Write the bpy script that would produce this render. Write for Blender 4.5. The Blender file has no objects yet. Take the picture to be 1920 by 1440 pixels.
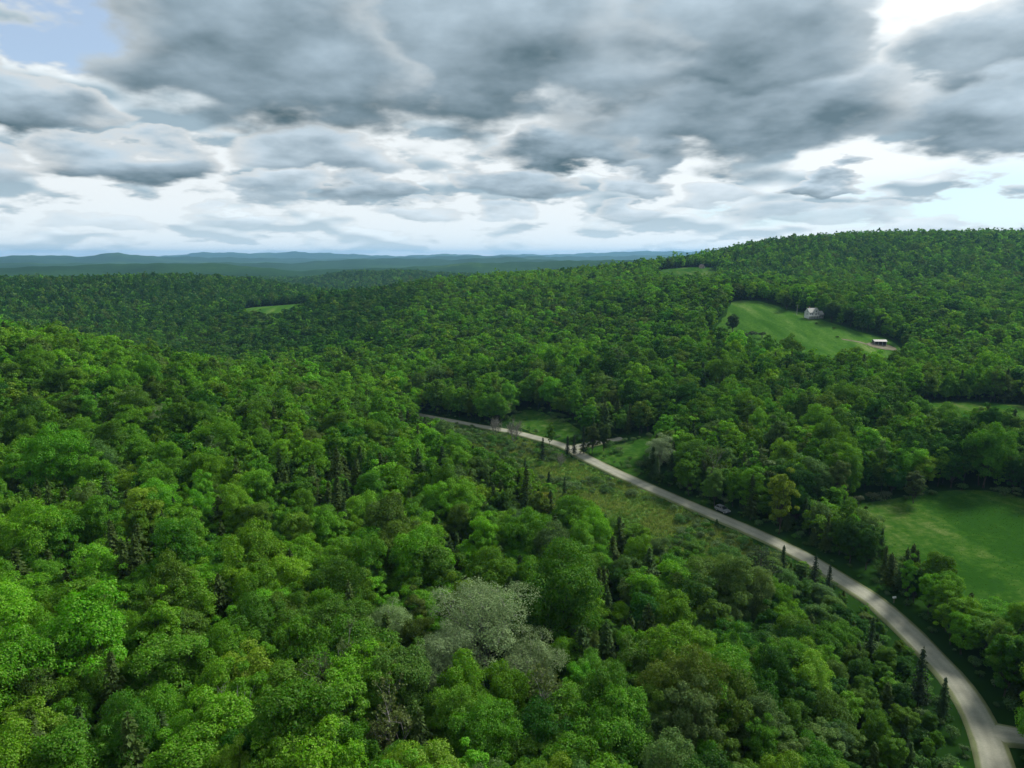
import bpy, math, random
import numpy as np
from mathutils import Vector, geometry as mgeo
rad = math.radians
sc = bpy.context.scene
COL = sc.collection

# ------------------------------------------------------------------ camera
cam = bpy.data.cameras.new('camera'); cam_ob = bpy.data.objects.new('camera', cam); COL.objects.link(cam_ob); sc.camera = cam_ob
cam.sensor_width = 36; cam.lens = 36 * 1331 / 1920; cam.clip_start = 1; cam.clip_end = 80000
cam_ob.location = (0, 0, 70); cam_ob.rotation_euler = (rad(90 - 10.3), 0, 0)

# ------------------------------------------------------------------ light and exposure
SUN_EL = rad(42); SUN_AZ = rad(52)           # azimuth measured from the view direction (+Y) towards +X
SUN_DIR = (math.sin(SUN_AZ) * math.cos(SUN_EL), math.cos(SUN_AZ) * math.cos(SUN_EL), math.sin(SUN_EL))
sun = bpy.data.lights.new('sun', 'SUN'); sun.energy = 3.5; sun.angle = rad(15); sun.color = (1, .96, .88)
sun_ob = bpy.data.objects.new('sun', sun); COL.objects.link(sun_ob)
sun_ob.rotation_euler = Vector(SUN_DIR).to_track_quat('Z', 'Y').to_euler(); sun_ob.location = (0, 0, 400)
sc.view_settings.view_transform = 'Standard'; sc.view_settings.look = 'None'
sc.view_settings.exposure = 0.7; sc.view_settings.gamma = 1; sc.view_settings.use_curve_mapping = False
c = sc.cycles
c.max_bounces = 4; c.diffuse_bounces = 2; c.glossy_bounces = 2; c.transmission_bounces = 4; c.volume_bounces = 0; c.transparent_max_bounces = 8
c.use_adaptive_sampling = True; c.adaptive_threshold = 0.02; c.use_denoising = True; c.denoiser = 'OPENIMAGEDENOISE'; c.denoising_input_passes = 'RGB_ALBEDO_NORMAL'; c.denoising_prefilter = 'ACCURATE'
c.caustics_reflective = False; c.caustics_refractive = False
HAZE_DENSITY = 5.5e-5

# ------------------------------------------------------------------ sky
def build_sky(w):
    nt=w.node_tree;N=nt.nodes;L=nt.links
    for n in list(N):N.remove(n)
    def put(s,v):
        if isinstance(v,bpy.types.NodeSocket):L.new(v,s)
        elif v is not None:s.default_value=v
    def M(op,a,b=None,c=None,clamp=False):
        n=N.new('ShaderNodeMath');n.operation=op;n.use_clamp=clamp
        put(n.inputs[0],a);put(n.inputs[1],b);put(n.inputs[2],c);return n.outputs[0]
    def V(op,a,b=None,s=None):
        n=N.new('ShaderNodeVectorMath');n.operation=op
        put(n.inputs[0],a);put(n.inputs[1],b)
        if s is not None:put(n.inputs['Scale'],s)
        return n.outputs[0] if op not in('LENGTH','DOT_PRODUCT') else n.outputs[1]
    def MA(v,m,a):
        n=N.new('ShaderNodeVectorMath');n.operation='MULTIPLY_ADD';put(n.inputs[0],v);put(n.inputs[1],m);put(n.inputs[2],a);return n.outputs[0]
    def noise(v,scale,det,rough,col=False,dim='2D'):
        n=N.new('ShaderNodeTexNoise');n.noise_dimensions=dim;put(n.inputs['Vector'],v)
        n.inputs['Scale'].default_value=scale;n.inputs['Detail'].default_value=det;n.inputs['Roughness'].default_value=rough
        return n.outputs[1 if col else 0]
    def mix(f,a,b):
        n=N.new('ShaderNodeMix');n.data_type='RGBA';n.clamp_factor=True
        put(n.inputs[0],f);put(n.inputs[6],a);put(n.inputs[7],b);return n.outputs[2]
    def smooth(v,a,b,kind='SMOOTHSTEP'):
        n=N.new('ShaderNodeMapRange');n.interpolation_type=kind
        put(n.inputs[0],v);put(n.inputs[1],a);put(n.inputs[2],b);return n.outputs[0]
    tc=N.new('ShaderNodeTexCoord').outputs['Generated']
    sep=N.new('ShaderNodeSeparateXYZ');L.new(tc,sep.inputs[0])
    z=M('MAXIMUM',sep.outputs[2],0.0)
    com=N.new('ShaderNodeCombineXYZ');L.new(sep.outputs[0],com.inputs[0]);L.new(sep.outputs[1],com.inputs[1])
    base=V('SCALE',com.outputs[0],None,M('DIVIDE',1.0,M('ADD',z,SKY_OFF)))
    az=M('ARCTAN2',sep.outputs[0],sep.outputs[1])
    ae=N.new('ShaderNodeCombineXYZ');L.new(M('MULTIPLY',az,57.2958),ae.inputs[0]);L.new(M('MULTIPLY',M('ARCSINE',sep.outputs[2]),57.2958),ae.inputs[1]);ae=ae.outputs[0]
    # billow noises: vector warp in degrees, sized with elevation
    nz=noise(base,3.0,7,.5,col=True)
    nzs=V('SUBTRACT',nz,(.5,.5,.5))
    nz2=V('SUBTRACT',noise(base,1.0,2,.5,col=True),(.5,.5,.5))
    sn=N.new('ShaderNodeSeparateXYZ');L.new(nzs,sn.inputs[0]);bil=sn.outputs[2]
    size=M('ADD',M('MULTIPLY',z,46.0),1.0)          # degrees of billow per unit of noise
    wa=V('ADD',ae,V('SCALE',V('ADD',V('MULTIPLY',nzs,(.9,.9,0)),V('MULTIPLY',nz2,(.9,.35,0))),None,size))
    wb=V('ADD',ae,V('SCALE',V('ADD',V('MULTIPLY',nzs,(.35,.3,0)),V('MULTIPLY',nz2,(.8,.3,0))),None,size))
    sunv=M('MULTIPLY',M('POWER',M('MAXIMUM',V('DOT_PRODUCT',tc,SUN_DIR),0.0),5.0),VEIL_SUN)
    sky=N.new('ShaderNodeTexSky');sky.sky_type='NISHITA';sky.sun_disc=False
    sky.sun_elevation=SUN_EL;sky.sun_rotation=SUN_AZ;sky.altitude=400
    edge=V('SCALE',CL_EDGE,None,M('ADD',sunv,CL_EDGE_BASE))
    def ell(c,r):
        d=MA(wb,(1/r[0],1/r[1],0),(-c[0]/r[0],-c[1]/r[1],0))
        return V('DOT_PRODUCT',d,d)
    blue=None
    for a,e,ra,re,k in SKY_BLUE:
        g=smooth(ell((a,e),(ra,re)),1.6,.1);g=M('MULTIPLY',g,k)
        blue=g if blue is None else M('MAXIMUM',blue,g)
    white=V('SCALE',VEIL_COL,None,M('ADD',sunv,VEIL_BASE))
    col=mix(blue,white,V('MULTIPLY',sky.outputs[0],SKY_TINT))
    low=M('SUBTRACT',1.0,smooth(z,.04,.17))
    def deck(col,p,scale,cover,soft,det,seed,kshift,dark,mid,thr,amp,fade):
        q=V('ADD',V('SCALE',p,None,scale),(seed,seed*.37,0))
        D=noise(q,1.0,det,.55)
        Ls=noise(q,1.0,2,.5)
        Lf=noise(V('ADD',V('SCALE',p,None,scale*kshift),(seed,seed*.37,0)),1.0,2,.5)
        d=M('SUBTRACT',D,cover)
        a=M('MULTIPLY',smooth(d,0.0,soft),fade)
        s=M('ADD',M('ADD',M('MULTIPLY',M('SUBTRACT',Lf,Ls),amp),M('MULTIPLY',M('SUBTRACT',D,Ls),1.2)),.45)
        c=mix(s,dark+(1,),mid+(1,))
        c=mix(smooth(d,0.0,thr),edge,c)
        return mix(a,col,c)
    col=deck(col,base,2.1,.46,.08,5,7.3,1.035,CL_DARK2,CL_MID2,.12,5.0,DECK_A)
    col=deck(col,base,.7,.43,.08,5,2.4,1.06,CL_DARK,CL_MID,.16,4.0,M('ADD',smooth(z,.36,.52),M('MULTIPLY',M('SUBTRACT',1.0,smooth(sep.outputs[1],.15,.45)),smooth(z,.05,.2)),clamp=True))
    # individual clouds, far ones first: (azimuth, base elevation, half width, height) in degrees, darkness, opacity
    for a,e,hw,h,dk,op,rim in SKY_CLOUDS:
        d=MA(wa,(1/hw,1/h,0),(-a/hw,-e/h,0))
        sp=N.new('ShaderNodeSeparateXYZ');L.new(d,sp.inputs[0]);u,v=sp.outputs[0],sp.outputs[1]
        v2=M('MAXIMUM',M('SUBTRACT',v,.25),0.0)
        s=M('SUBTRACT',1.0,M('ADD',M('MULTIPLY',u,u),M('MULTIPLY',M('MULTIPLY',v2,v2),1.78)))
        flat=smooth(v,M('MULTIPLY',M('MULTIPLY',u,u),.35),M('MULTIPLY_ADD',M('MULTIPLY',u,u),.35,CL_FLAT))
        al=M('MULTIPLY',M('MULTIPLY',smooth(s,0.0,CL_SOFT),flat),op)
        t=M('ADD',M('MULTIPLY_ADD',v,1.3,-.12),M('MULTIPLY',bil,CL_BIL))
        dark=tuple(CL_DARK[k]*dk+CL_MID[k]*(1-dk) for k in range(3))+(1,)
        light=tuple(CL_MID[k]*dk+CL_LIGHT[k]*(1-dk) for k in range(3))+(1,)
        c=mix(t,dark,light)
        c=mix(M('MULTIPLY',smooth(s,CL_RIM,0.05),rim),c,edge)
        col=mix(al,col,c)
    hz=M('MULTIPLY',M('SUBTRACT',1.0,smooth(z,-0.01,0.10)),HZ_K)
    col=mix(hz,col,HZ_COL+(1,))
    bg=N.new('ShaderNodeBackground');L.new(col,bg.inputs[0]);bg.inputs[1].default_value=SKY_STRENGTH
    out=N.new('ShaderNodeOutputWorld');L.new(bg.outputs[0],out.inputs[0])
    w.cycles.sampling_method='NONE'
SKY_STRENGTH=.082
SKY_OFF=.22
SKY_TINT=(.52,.84,1.08)
VEIL_COL=(8.6,9.1,9.3);VEIL_BASE=.79;VEIL_SUN=.36
CL_DARK=(.48,.9,1.1);CL_MID=(3.9,4.9,5.7);CL_LIGHT=(7.2,8.0,8.6);CL_EDGE=(8.6,9,9.1);CL_EDGE_BASE=.62
CL_DARK2=(2.7,3.6,4.2);CL_MID2=(7,7.6,7.9)
CL_FLAT=.2;CL_SOFT=.26;CL_RIM=.7;CL_BIL=1.15;DECK_A=1.0
HZ_K=.55;HZ_COL=(6.6,7.5,7.9)
# single clouds: azimuth, base elevation, half width, height (degrees), darkness, opacity; far ones first
SKY_CLOUDS=[(-37.1, 1.3, 3.5, 1.5, 0.4, 0.6, 1.0), (-29.4, 1.4, 4.3, 1.4, 0.35, 0.6, 1.0), (-20.5, 1.9, 4.1, 1.3, 0.3, 0.6, 1.0), (22.7, 1.9, 6.8, 2.1, 0.45, 0.7, 1.0), (-7.3, 2.4, 3.5, 1.8, 0.5, 0.75, 1.0), (-0.6, 2.6, 2.7, 1.5, 0.4, 0.7, 1.0), (9.0, 2.4, 3.5, 2.1, 0.6, 0.8, 1.0), (15.1, 3.4, 3.5, 2.4, 0.35, 0.7, 1.0), (-18.2, 3.6, 4.9, 2.4, 0.45, 0.9, 1.0), (-10.5, 3.7, 4.2, 2.4, 0.7, 0.95, 1.0), (22.2, 4.3, 3.6, 1.2, 0.8, 0.95, 1.0), (8.7, 4.5, 3.3, 2.0, 0.5, 0.95, 1.0), (0.4, 4.3, 5.4, 2.9, 0.75, 1.0, 1.0), (-37.9, 3.0, 5.6, 4.3, 0.55, 0.95, 1.0), (-14.1, 5.2, 8.4, 4.2, 0.55, 1.0, 1.0), (-28.1, 4.3, 6.6, 4.3, 0.9, 1.0, 1.0), (8.9, 5.8, 3.8, 3.8, 0.5, 0.95, 1.0), (3.9, 6.1, 5.2, 4.4, 0.95, 1.0, 1.0), (34.2, 5.3, 11.4, 7.4, 0.85, 1.0, 0.7), (16.5, 5.9, 14.6, 10.2, 0.85, 1.0, 0.6), (-35.4, 7.1, 8.0, 5.5, 0.95, 1.0, 1.0), (34.5, 10.4, 10.2, 8.5, 0.7, 1.0, 1.0), (12.5, 9.8, 14.2, 13.3, 0.85, 1.0, 0.35), (-4.9, 8.4, 16.7, 15.9, 0.9, 1.0, 0.35), (-17.8, 7.4, 12.8, 14.9, 1.0, 1.0, 0.5)]
SKY_BLUE=[(-32.04, 15.5, 9.0, 6.5, 0.62), (33.02, 3.21, 11.0, 2.4, 0.5), (18.98, 3.04, 5.0, 1.0, 0.5)]
world = bpy.data.worlds.new('World'); sc.world = world; world.use_nodes = True
build_sky(world)

# ------------------------------------------------------------------ tables (metres)
CTRL_POINTS = [(-51.2, 63.0, 9.5),(-80.4, 104.0, 8.7),(-123.3, 164.0, 6.7),(-169.3, 230.0, 12.8),(-217.8, 300.0, 21.6),(-270.7, 375.0, 24.8),(-150.7, 325.0, 9.7),(-198.2, 345.0, 17.2),(-71.6, 275.0, 4.7),(-262.3, 620.0, -16.6),(-146.8, 540.0, -7.0),(-233.4, 360.0, 20.8),(-539.2, 1100.0, 27.0),(-785.2, 1100.0, 19.7),(-435.8, 1150.0, 21.5),(-661.9, 1100.0, 25.3),(-334.1, 1150.0, 6.2),(-455.6, 800.0, -5.1),(-573.9, 800.0, 6.8),(-140.7, 900.0, 20.8),(-39.2, 880.0, 33.2),(56.8, 850.0, 38.3),(146.0, 820.0, 40.1),(-188.0, 900.0, 8.8),(-24.3, 540.0, 9.3),(-15.8, 345.0, 2.6),(13.6, 450.0, 5.9),(88.4, 490.0, 15.9),(58.5, 320.0, 6.8),(411.5, 750.0, 43.0),(298.6, 540.0, 25.5),(393.4, 560.0, 24.3),(522.7, 750.0, 43.0),(223.6, 400.0, 11.9),(169.2, 300.0, 9.0),(221.9, 310.0, 8.5),(251.4, 1000.0, 53.6),(324.3, 1000.0, 71.8),(470.5, 1000.0, 85.5),(690.6, 1000.0, 88.3),(297.9, 820.0, 41.9),(-35.8, 64.0, 8.7),(0.0, 70.0, 3.9),(-56.2, 156.0, 9.3),(-55.3, 104.0, 8.7),(-27.1, 92.0, 6.6),(-112.4, 205.0, 9.9),(-81.3, 230.0, 10.1),(-114.5, 210.0, 15.3),(-269.6, 800.0, 11.7),(-292.4, 780.0, 8.5),(-245.4, 820.0, 14.5),(200.2, 470.0, 27.7),(169.6, 540.0, 35.5),(184.5, 380.0, 15.0),(159.2, 430.0, 18.3),(215.8, 415.0, 18.5),(177.5, 275.0, 10.4),(216.9, 860.0, 53.1),(185.1, 860.0, 51.2),(68.0, 89.5, 0.0),(74.0, 122.5, 0.0),(70.9, 147.2, 0.0),(55.5, 185.0, 0.0),(40.0, 212.7, 0.0),(21.3, 249.6, 0.0),(-13.5, 290.4, -1.0),(-49.3, 320.4, -2.0),(22.7, 206.6, -0.5),(39.9, 173.2, -0.6),(50.7, 143.1, -0.5),(7.3, 235.2, -0.7),(117.3, 188.8, 4.0),(111.7, 167.8, 3.0),(104.1, 140.9, 3.0),(-6.3, 128.7, 1.0),(5.5, 171.7, 0.0),(22.1, 112.0, 0.0),(44.3, 98.1, -0.3),(36.8, 249.6, 2.0),(60.1, 242.3, 4.0),(9.3, 301.7, 1.0),(21.8, 282.7, 2.0),(0.0, 1350.0, -20.0),(-400.0, 1500.0, -20.0),(-900.0, 1300.0, 10.0),(300.0, 1350.0, 25.0),(700.0, 1400.0, 85.0),(1000.0, 1000.0, 90.0),(400.0, 1500.0, 40.0),(-150.0, 1200.0, -10.0),(-420.0, 520.0, -2.0),(-330.0, 560.0, -14.0),(-260.0, 500.0, -14.0),(-200.0, 460.0, -10.0),(-160.0, 400.0, -5.0),(-500.0, 640.0, -10.0),(-380.0, 680.0, -14.0),(-900.0, 700.0, 8.0),(-600.0, 300.0, 24.0),(-300.0, 0.0, 14.0),(0.0, -100.0, 6.0),(200.0, 0.0, 4.0),(400.0, 200.0, 14.0),(700.0, 500.0, 30.0),(0.0, 0.0, 5.0),(60.0, 40.0, 0.0),(100.0, 80.0, 0.5),(-800.0, 1000.0, 25.0)]
RIDGE_TABLE = [(2100, 330, [(-43.16, -2.068), (-35.51, -1.908), (-33.75, -1.659), (-26.16, -2.433), (-16.56, -2.242), (-14.17, -1.855), (-12.55, -1.618), (-9.27, -1.507), (-6.77, -1.680), (-4.25, -1.894), (-0.43, -1.940), (5.09, -1.641), (9.27, -1.589), (13.36, -1.778), (25.44, -2.064), (44.89, -1.723)]), (3600, 480, [(-43.05, -0.668), (-35.45, -0.882), (-30.97, -0.676), (-27.74, -0.513), (-22.53, -0.574), (-19.96, -0.82), (-16.53, -1.198), (-13.35, -1.094), (-6.76, -0.908), (-3.81, -0.62), (-0.42, -0.58), (5.92, -0.452), (13.32, -0.32), (28.72, -0.435), (44.79, -0.5)]), (6000, 750, [(-43.02, -0.424), (-35.42, -0.541), (-29.38, -0.542), (-16.5, -0.596), (-14.92, -0.398), (-11.7, -0.281), (-8.42, -0.325), (-4.65, -0.411), (-2.54, -0.245), (0.0, -0.162), (1.7, -0.329), (5.08, -0.452), (13.32, -0.361), (44.77, -0.352)]), (9500, 1200, [(-42.97, -0.057), (-35.37, -0.064), (-33.34, 0.004), (-30.92, -0.139), (-28.67, 0.15), (-26.69, -0.07), (-21.77, -0.189), (-14.92, -0.318), (-8.42, -0.201), (-4.65, -0.078), (1.69, -0.078), (5.91, -0.161), (13.31, 0.045), (28.67, 0.077), (44.73, -0.056)]), (14000, 1500, [(-42.99, -0.179), (-35.39, -0.268), (-26.02, -0.108), (-23.19, 0.196), (-19.53, 0.142), (-16.85, 0.244), (-13.3, 0.086), (-9.24, -0.077), (-4.23, 0.088), (-1.69, -0.078), (0.0, 0.047), (3.81, 0.046), (9.23, 0.292), (13.7, 0.288), (21.75, 0.159), (44.72, 0.063)])]
ROAD_PTS = [(55, 66), (61.6, 76.3), (64.8, 82.6), (68.3, 89.7), (71.6, 97.9), (73.7, 106.7), (74.3, 116.1), (74.5, 125.3), (74.0, 134.6), (72.0, 144.4), (68.7, 156.3), (63.1, 169.0), (55.2, 183.9), (44.6, 202.7), (33.1, 223.3), (24.5, 241.9), (19.7, 253.6), (8.3, 268.2), (-2.2, 280.1), (-18.1, 293.7), (-38.2, 310.4), (-49.3, 320.6), (-68.8, 331.3), (-95, 350)]
SIDE_PTS = [(20.5, 250.5), (25.5, 252.6), (31.6, 254.5), (37, 255.4), (41, 256.5)]
PULL_PTS = [(69.5, 94.9), (73.1, 94.1), (75.8, 93.3), (79, 92.4)]
FIELD_TABLE = [
 ('field', 'h', 6., [(127.9, 457.9), (150, 500), (168.6, 541), (185.9, 541), (194.8, 502), (203, 492), (206, 470), (210, 455), (219, 438), (229, 428), (226, 410), (205, 375), (190, 345), (160, 338), (138, 352), (132, 395), (120, 430)]),
 ('field', 'm', 3., [(90, 184), (109, 188), (120, 192), (133, 189), (139, 179), (147, 160), (135, 130), (105, 108), (91, 110), (87.5, 126), (87, 142), (87, 157), (88, 172)]),
 ('field', 'm', 5., [(140, 240), (158, 281), (185, 289), (208, 284), (218, 262), (194, 236), (162, 230)]),
 ('field', 'h', 8., [(-300, 800), (-310, 840), (-280, 860), (-245, 850), (-225, 800), (-228, 735), (-250, 722), (-278, 745)]),
 ('field', 'm', 8., [(172, 850), (182, 878), (215, 890), (246, 886), (236, 830), (214, 768), (190, 752), (168, 775)]),
 ('field', 'm', 3., [(-1.1, 296), (6.0, 311.4), (22.2, 289), (27.5, 267.0), (25, 258), (18, 259), (11, 268)]),
 ('field', 'm', 3., [(27.5, 243.2), (29, 249), (37, 251), (47, 254), (58, 258), (65, 252), (58, 244), (49, 238), (43, 226), (39.5, 217), (36, 224)]),
 ('wetland', 'w', 3., [(-40, 306), (-13.2, 284), (8, 261), (17.5, 247), (23.6, 234), (37.6, 209), (52.5, 180), (60, 165), (63, 152), (56, 145), (46, 148), (34, 158), (24, 171), (13, 188), (2, 206), (-10, 228), (-24, 252), (-38, 282)])]
POPC = (.18, .265, .11)
SPECIALS = [
 ('pop0', -4.5, 101.5, (1.22, 1.22, 1.02), POPC, 'largest pale grey-green poplar of the clump amid the green forest', 'tree', 'poplar_tree', 8.5),
 ('pop1', -9.5, 94.0, .84, (.195, .28, .125), 'pale grey-green poplar in front of the large one, small and twiggy', 'tree', 'poplar_tree', 8),
 ('pop2', 2.6, 97.0, .84, (.175, .255, .105), 'pale grey-green poplar on the road side of the poplar clump', 'tree', 'poplar_tree', 7),
 ('pop2', -19.5, 105.0, .72, (.175, .28, .10), 'small pale poplar standing apart from the poplar clump on its hillside', 'tree', 'poplar_tree', 5),
 ('pop1', 47.3, 219.3, .8, (.2, .28, .14), 'whitish green poplar among dark trees right of the road junction', 'tree', 'poplar_tree', 5),
 ('pop1', -121, 221, .85, (.175, .26, .10), 'pale grey-green tree on the left hillside, upper of two', 'tree', 'poplar_tree', 6),
 ('pop2', -109, 213.5, .8, (.17, .255, .095), 'pale grey-green tree on the left hillside, lower of two', 'tree', 'poplar_tree', 6),
 ('bro4', 8.5, 178, .72, (.17, .215, .02), 'lime yellow tree at the edge of the wetland', 'tree', 'broadleaf_tree', 4.5),
 ('pine', 48.9, 131, .95, (.035, .062, .026), 'tall white pine with tiered branches between forest and road', 'pine', 'pine_tree', 5),
 ('bir0', 57.9, 199, 1.0, (.06, .105, .025), 'birch with a white trunk at the roadside behind the parked car', 'tree', 'birch_tree', 3),
 ('bare1', 1.0, 262, .95, (.085, .085, .05), 'brownish bare-twigged alder beside the road before the junction', 'tree', 'alder_tree', 4),
 ('bare1', -6.3, 272, .8, (.08, .085, .05), 'smaller brownish alder next up the road from the junction', 'tree', 'alder_tree', 4),
 ('bro6', 109.5, 184.5, (.85, .85, .68), (.06, .098, .028), 'lone slender tree standing at the far side of the right meadow', 'tree', 'broadleaf_tree', 5),
 ('shr0', 99.8, 187.5, 1.25, (.075, .095, .05), 'middle grey-green bush of three at the edge of the right meadow', 'shrub', 'shrub', 4),
 ('shr1', 95.5, 186.5, 1.1, (.08, .10, .055), 'leftmost grey-green bush of three at the edge of the right meadow', 'shrub', 'shrub', 3),
 ('shr2', 103.8, 188.5, 1.1, (.07, .095, .045), 'rightmost grey-green bush of three, beside the lone meadow tree', 'shrub', 'shrub', 3),
 ('con1', 62.5, 113.5, .6, (.024, .054, .018), 'narrow spruce pointing over the gravel road where it straightens', 'conifer', 'spruce_tree', 3),
 ('con4', 64.2, 101.5, .8, (.022, .04, .02), 'tall narrow spruce at the inside of the near road bend', 'conifer', 'spruce_tree', 3),
 ('con0', 66.2, 98.5, .5, (.024, .054, .018), 'shorter spruce beside the tall one at the near road bend', 'conifer', 'spruce_tree', 2),
 ('con1', 66, 138.0, .5, (.022, .04, .02), 'slim spruce of a pair against the middle stretch of road', 'conifer', 'spruce_tree', 2),
 ('con4', 63.8, 140, .68, (.022, .04, .02), 'taller slim spruce of a pair against the middle stretch of road', 'conifer', 'spruce_tree', 2),
 ('con5', 61.0, 150, .7, (.024, .054, .018), 'little spruce at the road edge below the parked car', 'conifer', 'spruce_tree', 2),
 ('con5', 22.0, 243.0, .8, (.02, .036, .018), 'dark little spruce at the road junction, right one of two', 'conifer', 'spruce_tree', 2),
 ('con5', 19.6, 242.0, .85, (.02, .036, .018), 'dark little spruce at the road junction, left one of two', 'conifer', 'spruce_tree', 2),
 ('con4', 10.7, 238.0, .7, (.022, .04, .018), 'dark spruce in the scrub left of the junction', 'conifer', 'spruce_tree', 3),
 ('con1', 4.0, 210, .62, (.024, .054, .018), 'dark spruce at the left edge of the pale wet meadow', 'conifer', 'spruce_tree', 3),
 ('con5', 11.0, 203, .8, (.024, .054, .018), 'thin spruce standing in the pale wet meadow, left of two', 'conifer', 'spruce_tree', 2),
 ('con4', 15.5, 200.5, .5, (.024, .054, .018), 'thin spruce standing in the pale wet meadow, right of two', 'conifer', 'spruce_tree', 2),
 ('bro6', 28.5, 243.0, .8, (.05, .085, .02), 'leafy tree in the middle of the clump at the junction', 'tree', 'broadleaf_tree', 3),
 ('con1', 25.4, 243.8, .72, (.024, .04, .02), 'tall dark spruce at the road corner of the junction clump', 'conifer', 'spruce_tree', 3),
 ('bro2', 32.8, 244.5, .7, (.04, .085, .018), 'darker tree on the meadow side of the junction clump', 'tree', 'broadleaf_tree', 3),
 ('bare0', -29.6, 74.0, 1.15, (.1, .1, .1), 'dead tree with grey bare forked trunk in the lower left forest', 'dead tree', 'dead_tree', 3.2),
 ('bir1', -14.7, 79, 1.05, (.085, .12, .03), 'thin-leaved birch with pale limbs below the poplar clump', 'tree', 'birch_tree', 3.6),
 ('bir0', 3.0, 84, 1.0, (.08, .118, .03), 'thin-leaved birch with pale forked limbs right below the poplars', 'tree', 'birch_tree', 3.6),
 ('bir1', -24.5, 84, 1.05, (.07, .112, .03), 'thin-leaved birch with white trunk left below the poplars', 'tree', 'birch_tree', 3.6),
 ('bare1', 16.5, 231, .5, (.085, .085, .05), 'round brownish thicket below the road junction', 'shrub', 'shrub', 4),
 ('bro3', 208.5, 464, (.95, .95, .85), (.022, .06, .012), 'big dark maple just right of the white house', 'tree', 'broadleaf_tree', 5),
 ('bro7', 217, 455, .9, (.022, .058, .012), 'big dark maple between the white house and the shed, nearer the house', 'tree', 'broadleaf_tree', 5),
 ('bro1', 231.5, 445, .85, (.024, .06, .012), 'big dark maple just behind the open shed', 'tree', 'broadleaf_tree', 5),
 ('bro0', 193.0, 500, .75, (.032, .075, .014), 'round tree at the top of the mown field left of the house', 'tree', 'broadleaf_tree', 5),
 ('bro7', 143, 460, .85, (.024, .06, .014), 'dark round tree jutting into the mown field', 'tree', 'broadleaf_tree', 5),
 ('shr2', 144.5, 441, 2.0, (.05, .08, .04), 'grey-green bush below the dark tree in the mown field, left of three', 'shrub', 'shrub', 3),
 ('shr0', 150, 441, 2.1, (.05, .08, .04), 'grey-green bush below the dark tree in the mown field, middle of three', 'shrub', 'shrub', 3),
 ('shr1', 155, 438, 1.8, (.045, .075, .03), 'grey-green bush below the dark tree in the mown field, right of three', 'shrub', 'shrub', 3),
 ('shr2', 196.6, 427.1, .55, (.02, .03, .012), 'small dark bush out in the mown field below the house', 'shrub', 'shrub', 2),
 ('shr2', 197, 459, .6, (.03, .05, .018), 'small dark bush on the lawn just below the house', 'shrub', 'shrub', 2),
 ('shr2', 203, 446.5, .7, (.03, .05, .018), 'small dark bush under the maple right of the house', 'shrub', 'shrub', 2),
]
# ------------------------------------------------------------------ helpers
def P(o, label=None, category=None, group=None, kind=None):
    for k, v in (('label', label), ('category', category), ('group', group), ('kind', kind)):
        if v: o[k] = v
    return o
def empty(name, loc, rz=0, scale=(1, 1, 1)):
    o = bpy.data.objects.new(name, None); o.empty_display_size = .5; COL.objects.link(o)
    o.location = loc; o.rotation_euler = (0, 0, rz); o.scale = scale
    return o
def obj(name, me, parent=None):
    o = bpy.data.objects.new(name, me); COL.objects.link(o)
    if parent: o.parent = parent
    return o
def mesh_np(name, v, f, mats, mi=None, attrs=None, smooth=False):
    """mesh from numpy: v (n,3); f list of index arrays with the same width, or one array"""
    v = np.asarray(v, np.float32); fs = [np.asarray(a, np.int32) for a in (f if isinstance(f, list) else [f]) if len(a)]
    me = bpy.data.meshes.new(name); me.vertices.add(len(v)); me.vertices.foreach_set('co', v.ravel())
    loops = np.concatenate([a.ravel() for a in fs]); tot = np.concatenate([np.full(len(a), a.shape[1], np.int32) for a in fs])
    me.loops.add(len(loops)); me.loops.foreach_set('vertex_index', loops)
    me.polygons.add(len(tot)); me.polygons.foreach_set('loop_start', np.r_[0, np.cumsum(tot)[:-1]].astype(np.int32))
    for m in (mats if isinstance(mats, (list, tuple)) else [mats]): me.materials.append(m)
    if mi is not None: me.polygons.foreach_set('material_index', np.asarray(mi, np.int32))
    me.polygons.foreach_set('use_smooth', np.full(len(tot), bool(smooth)))
    for k, a in (attrs or {}).items():
        at = me.attributes.new(k, 'FLOAT', 'POINT'); at.data.foreach_set('value', np.asarray(a, np.float32))
    me.update(calc_edges=True); me.validate()
    return me
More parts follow.
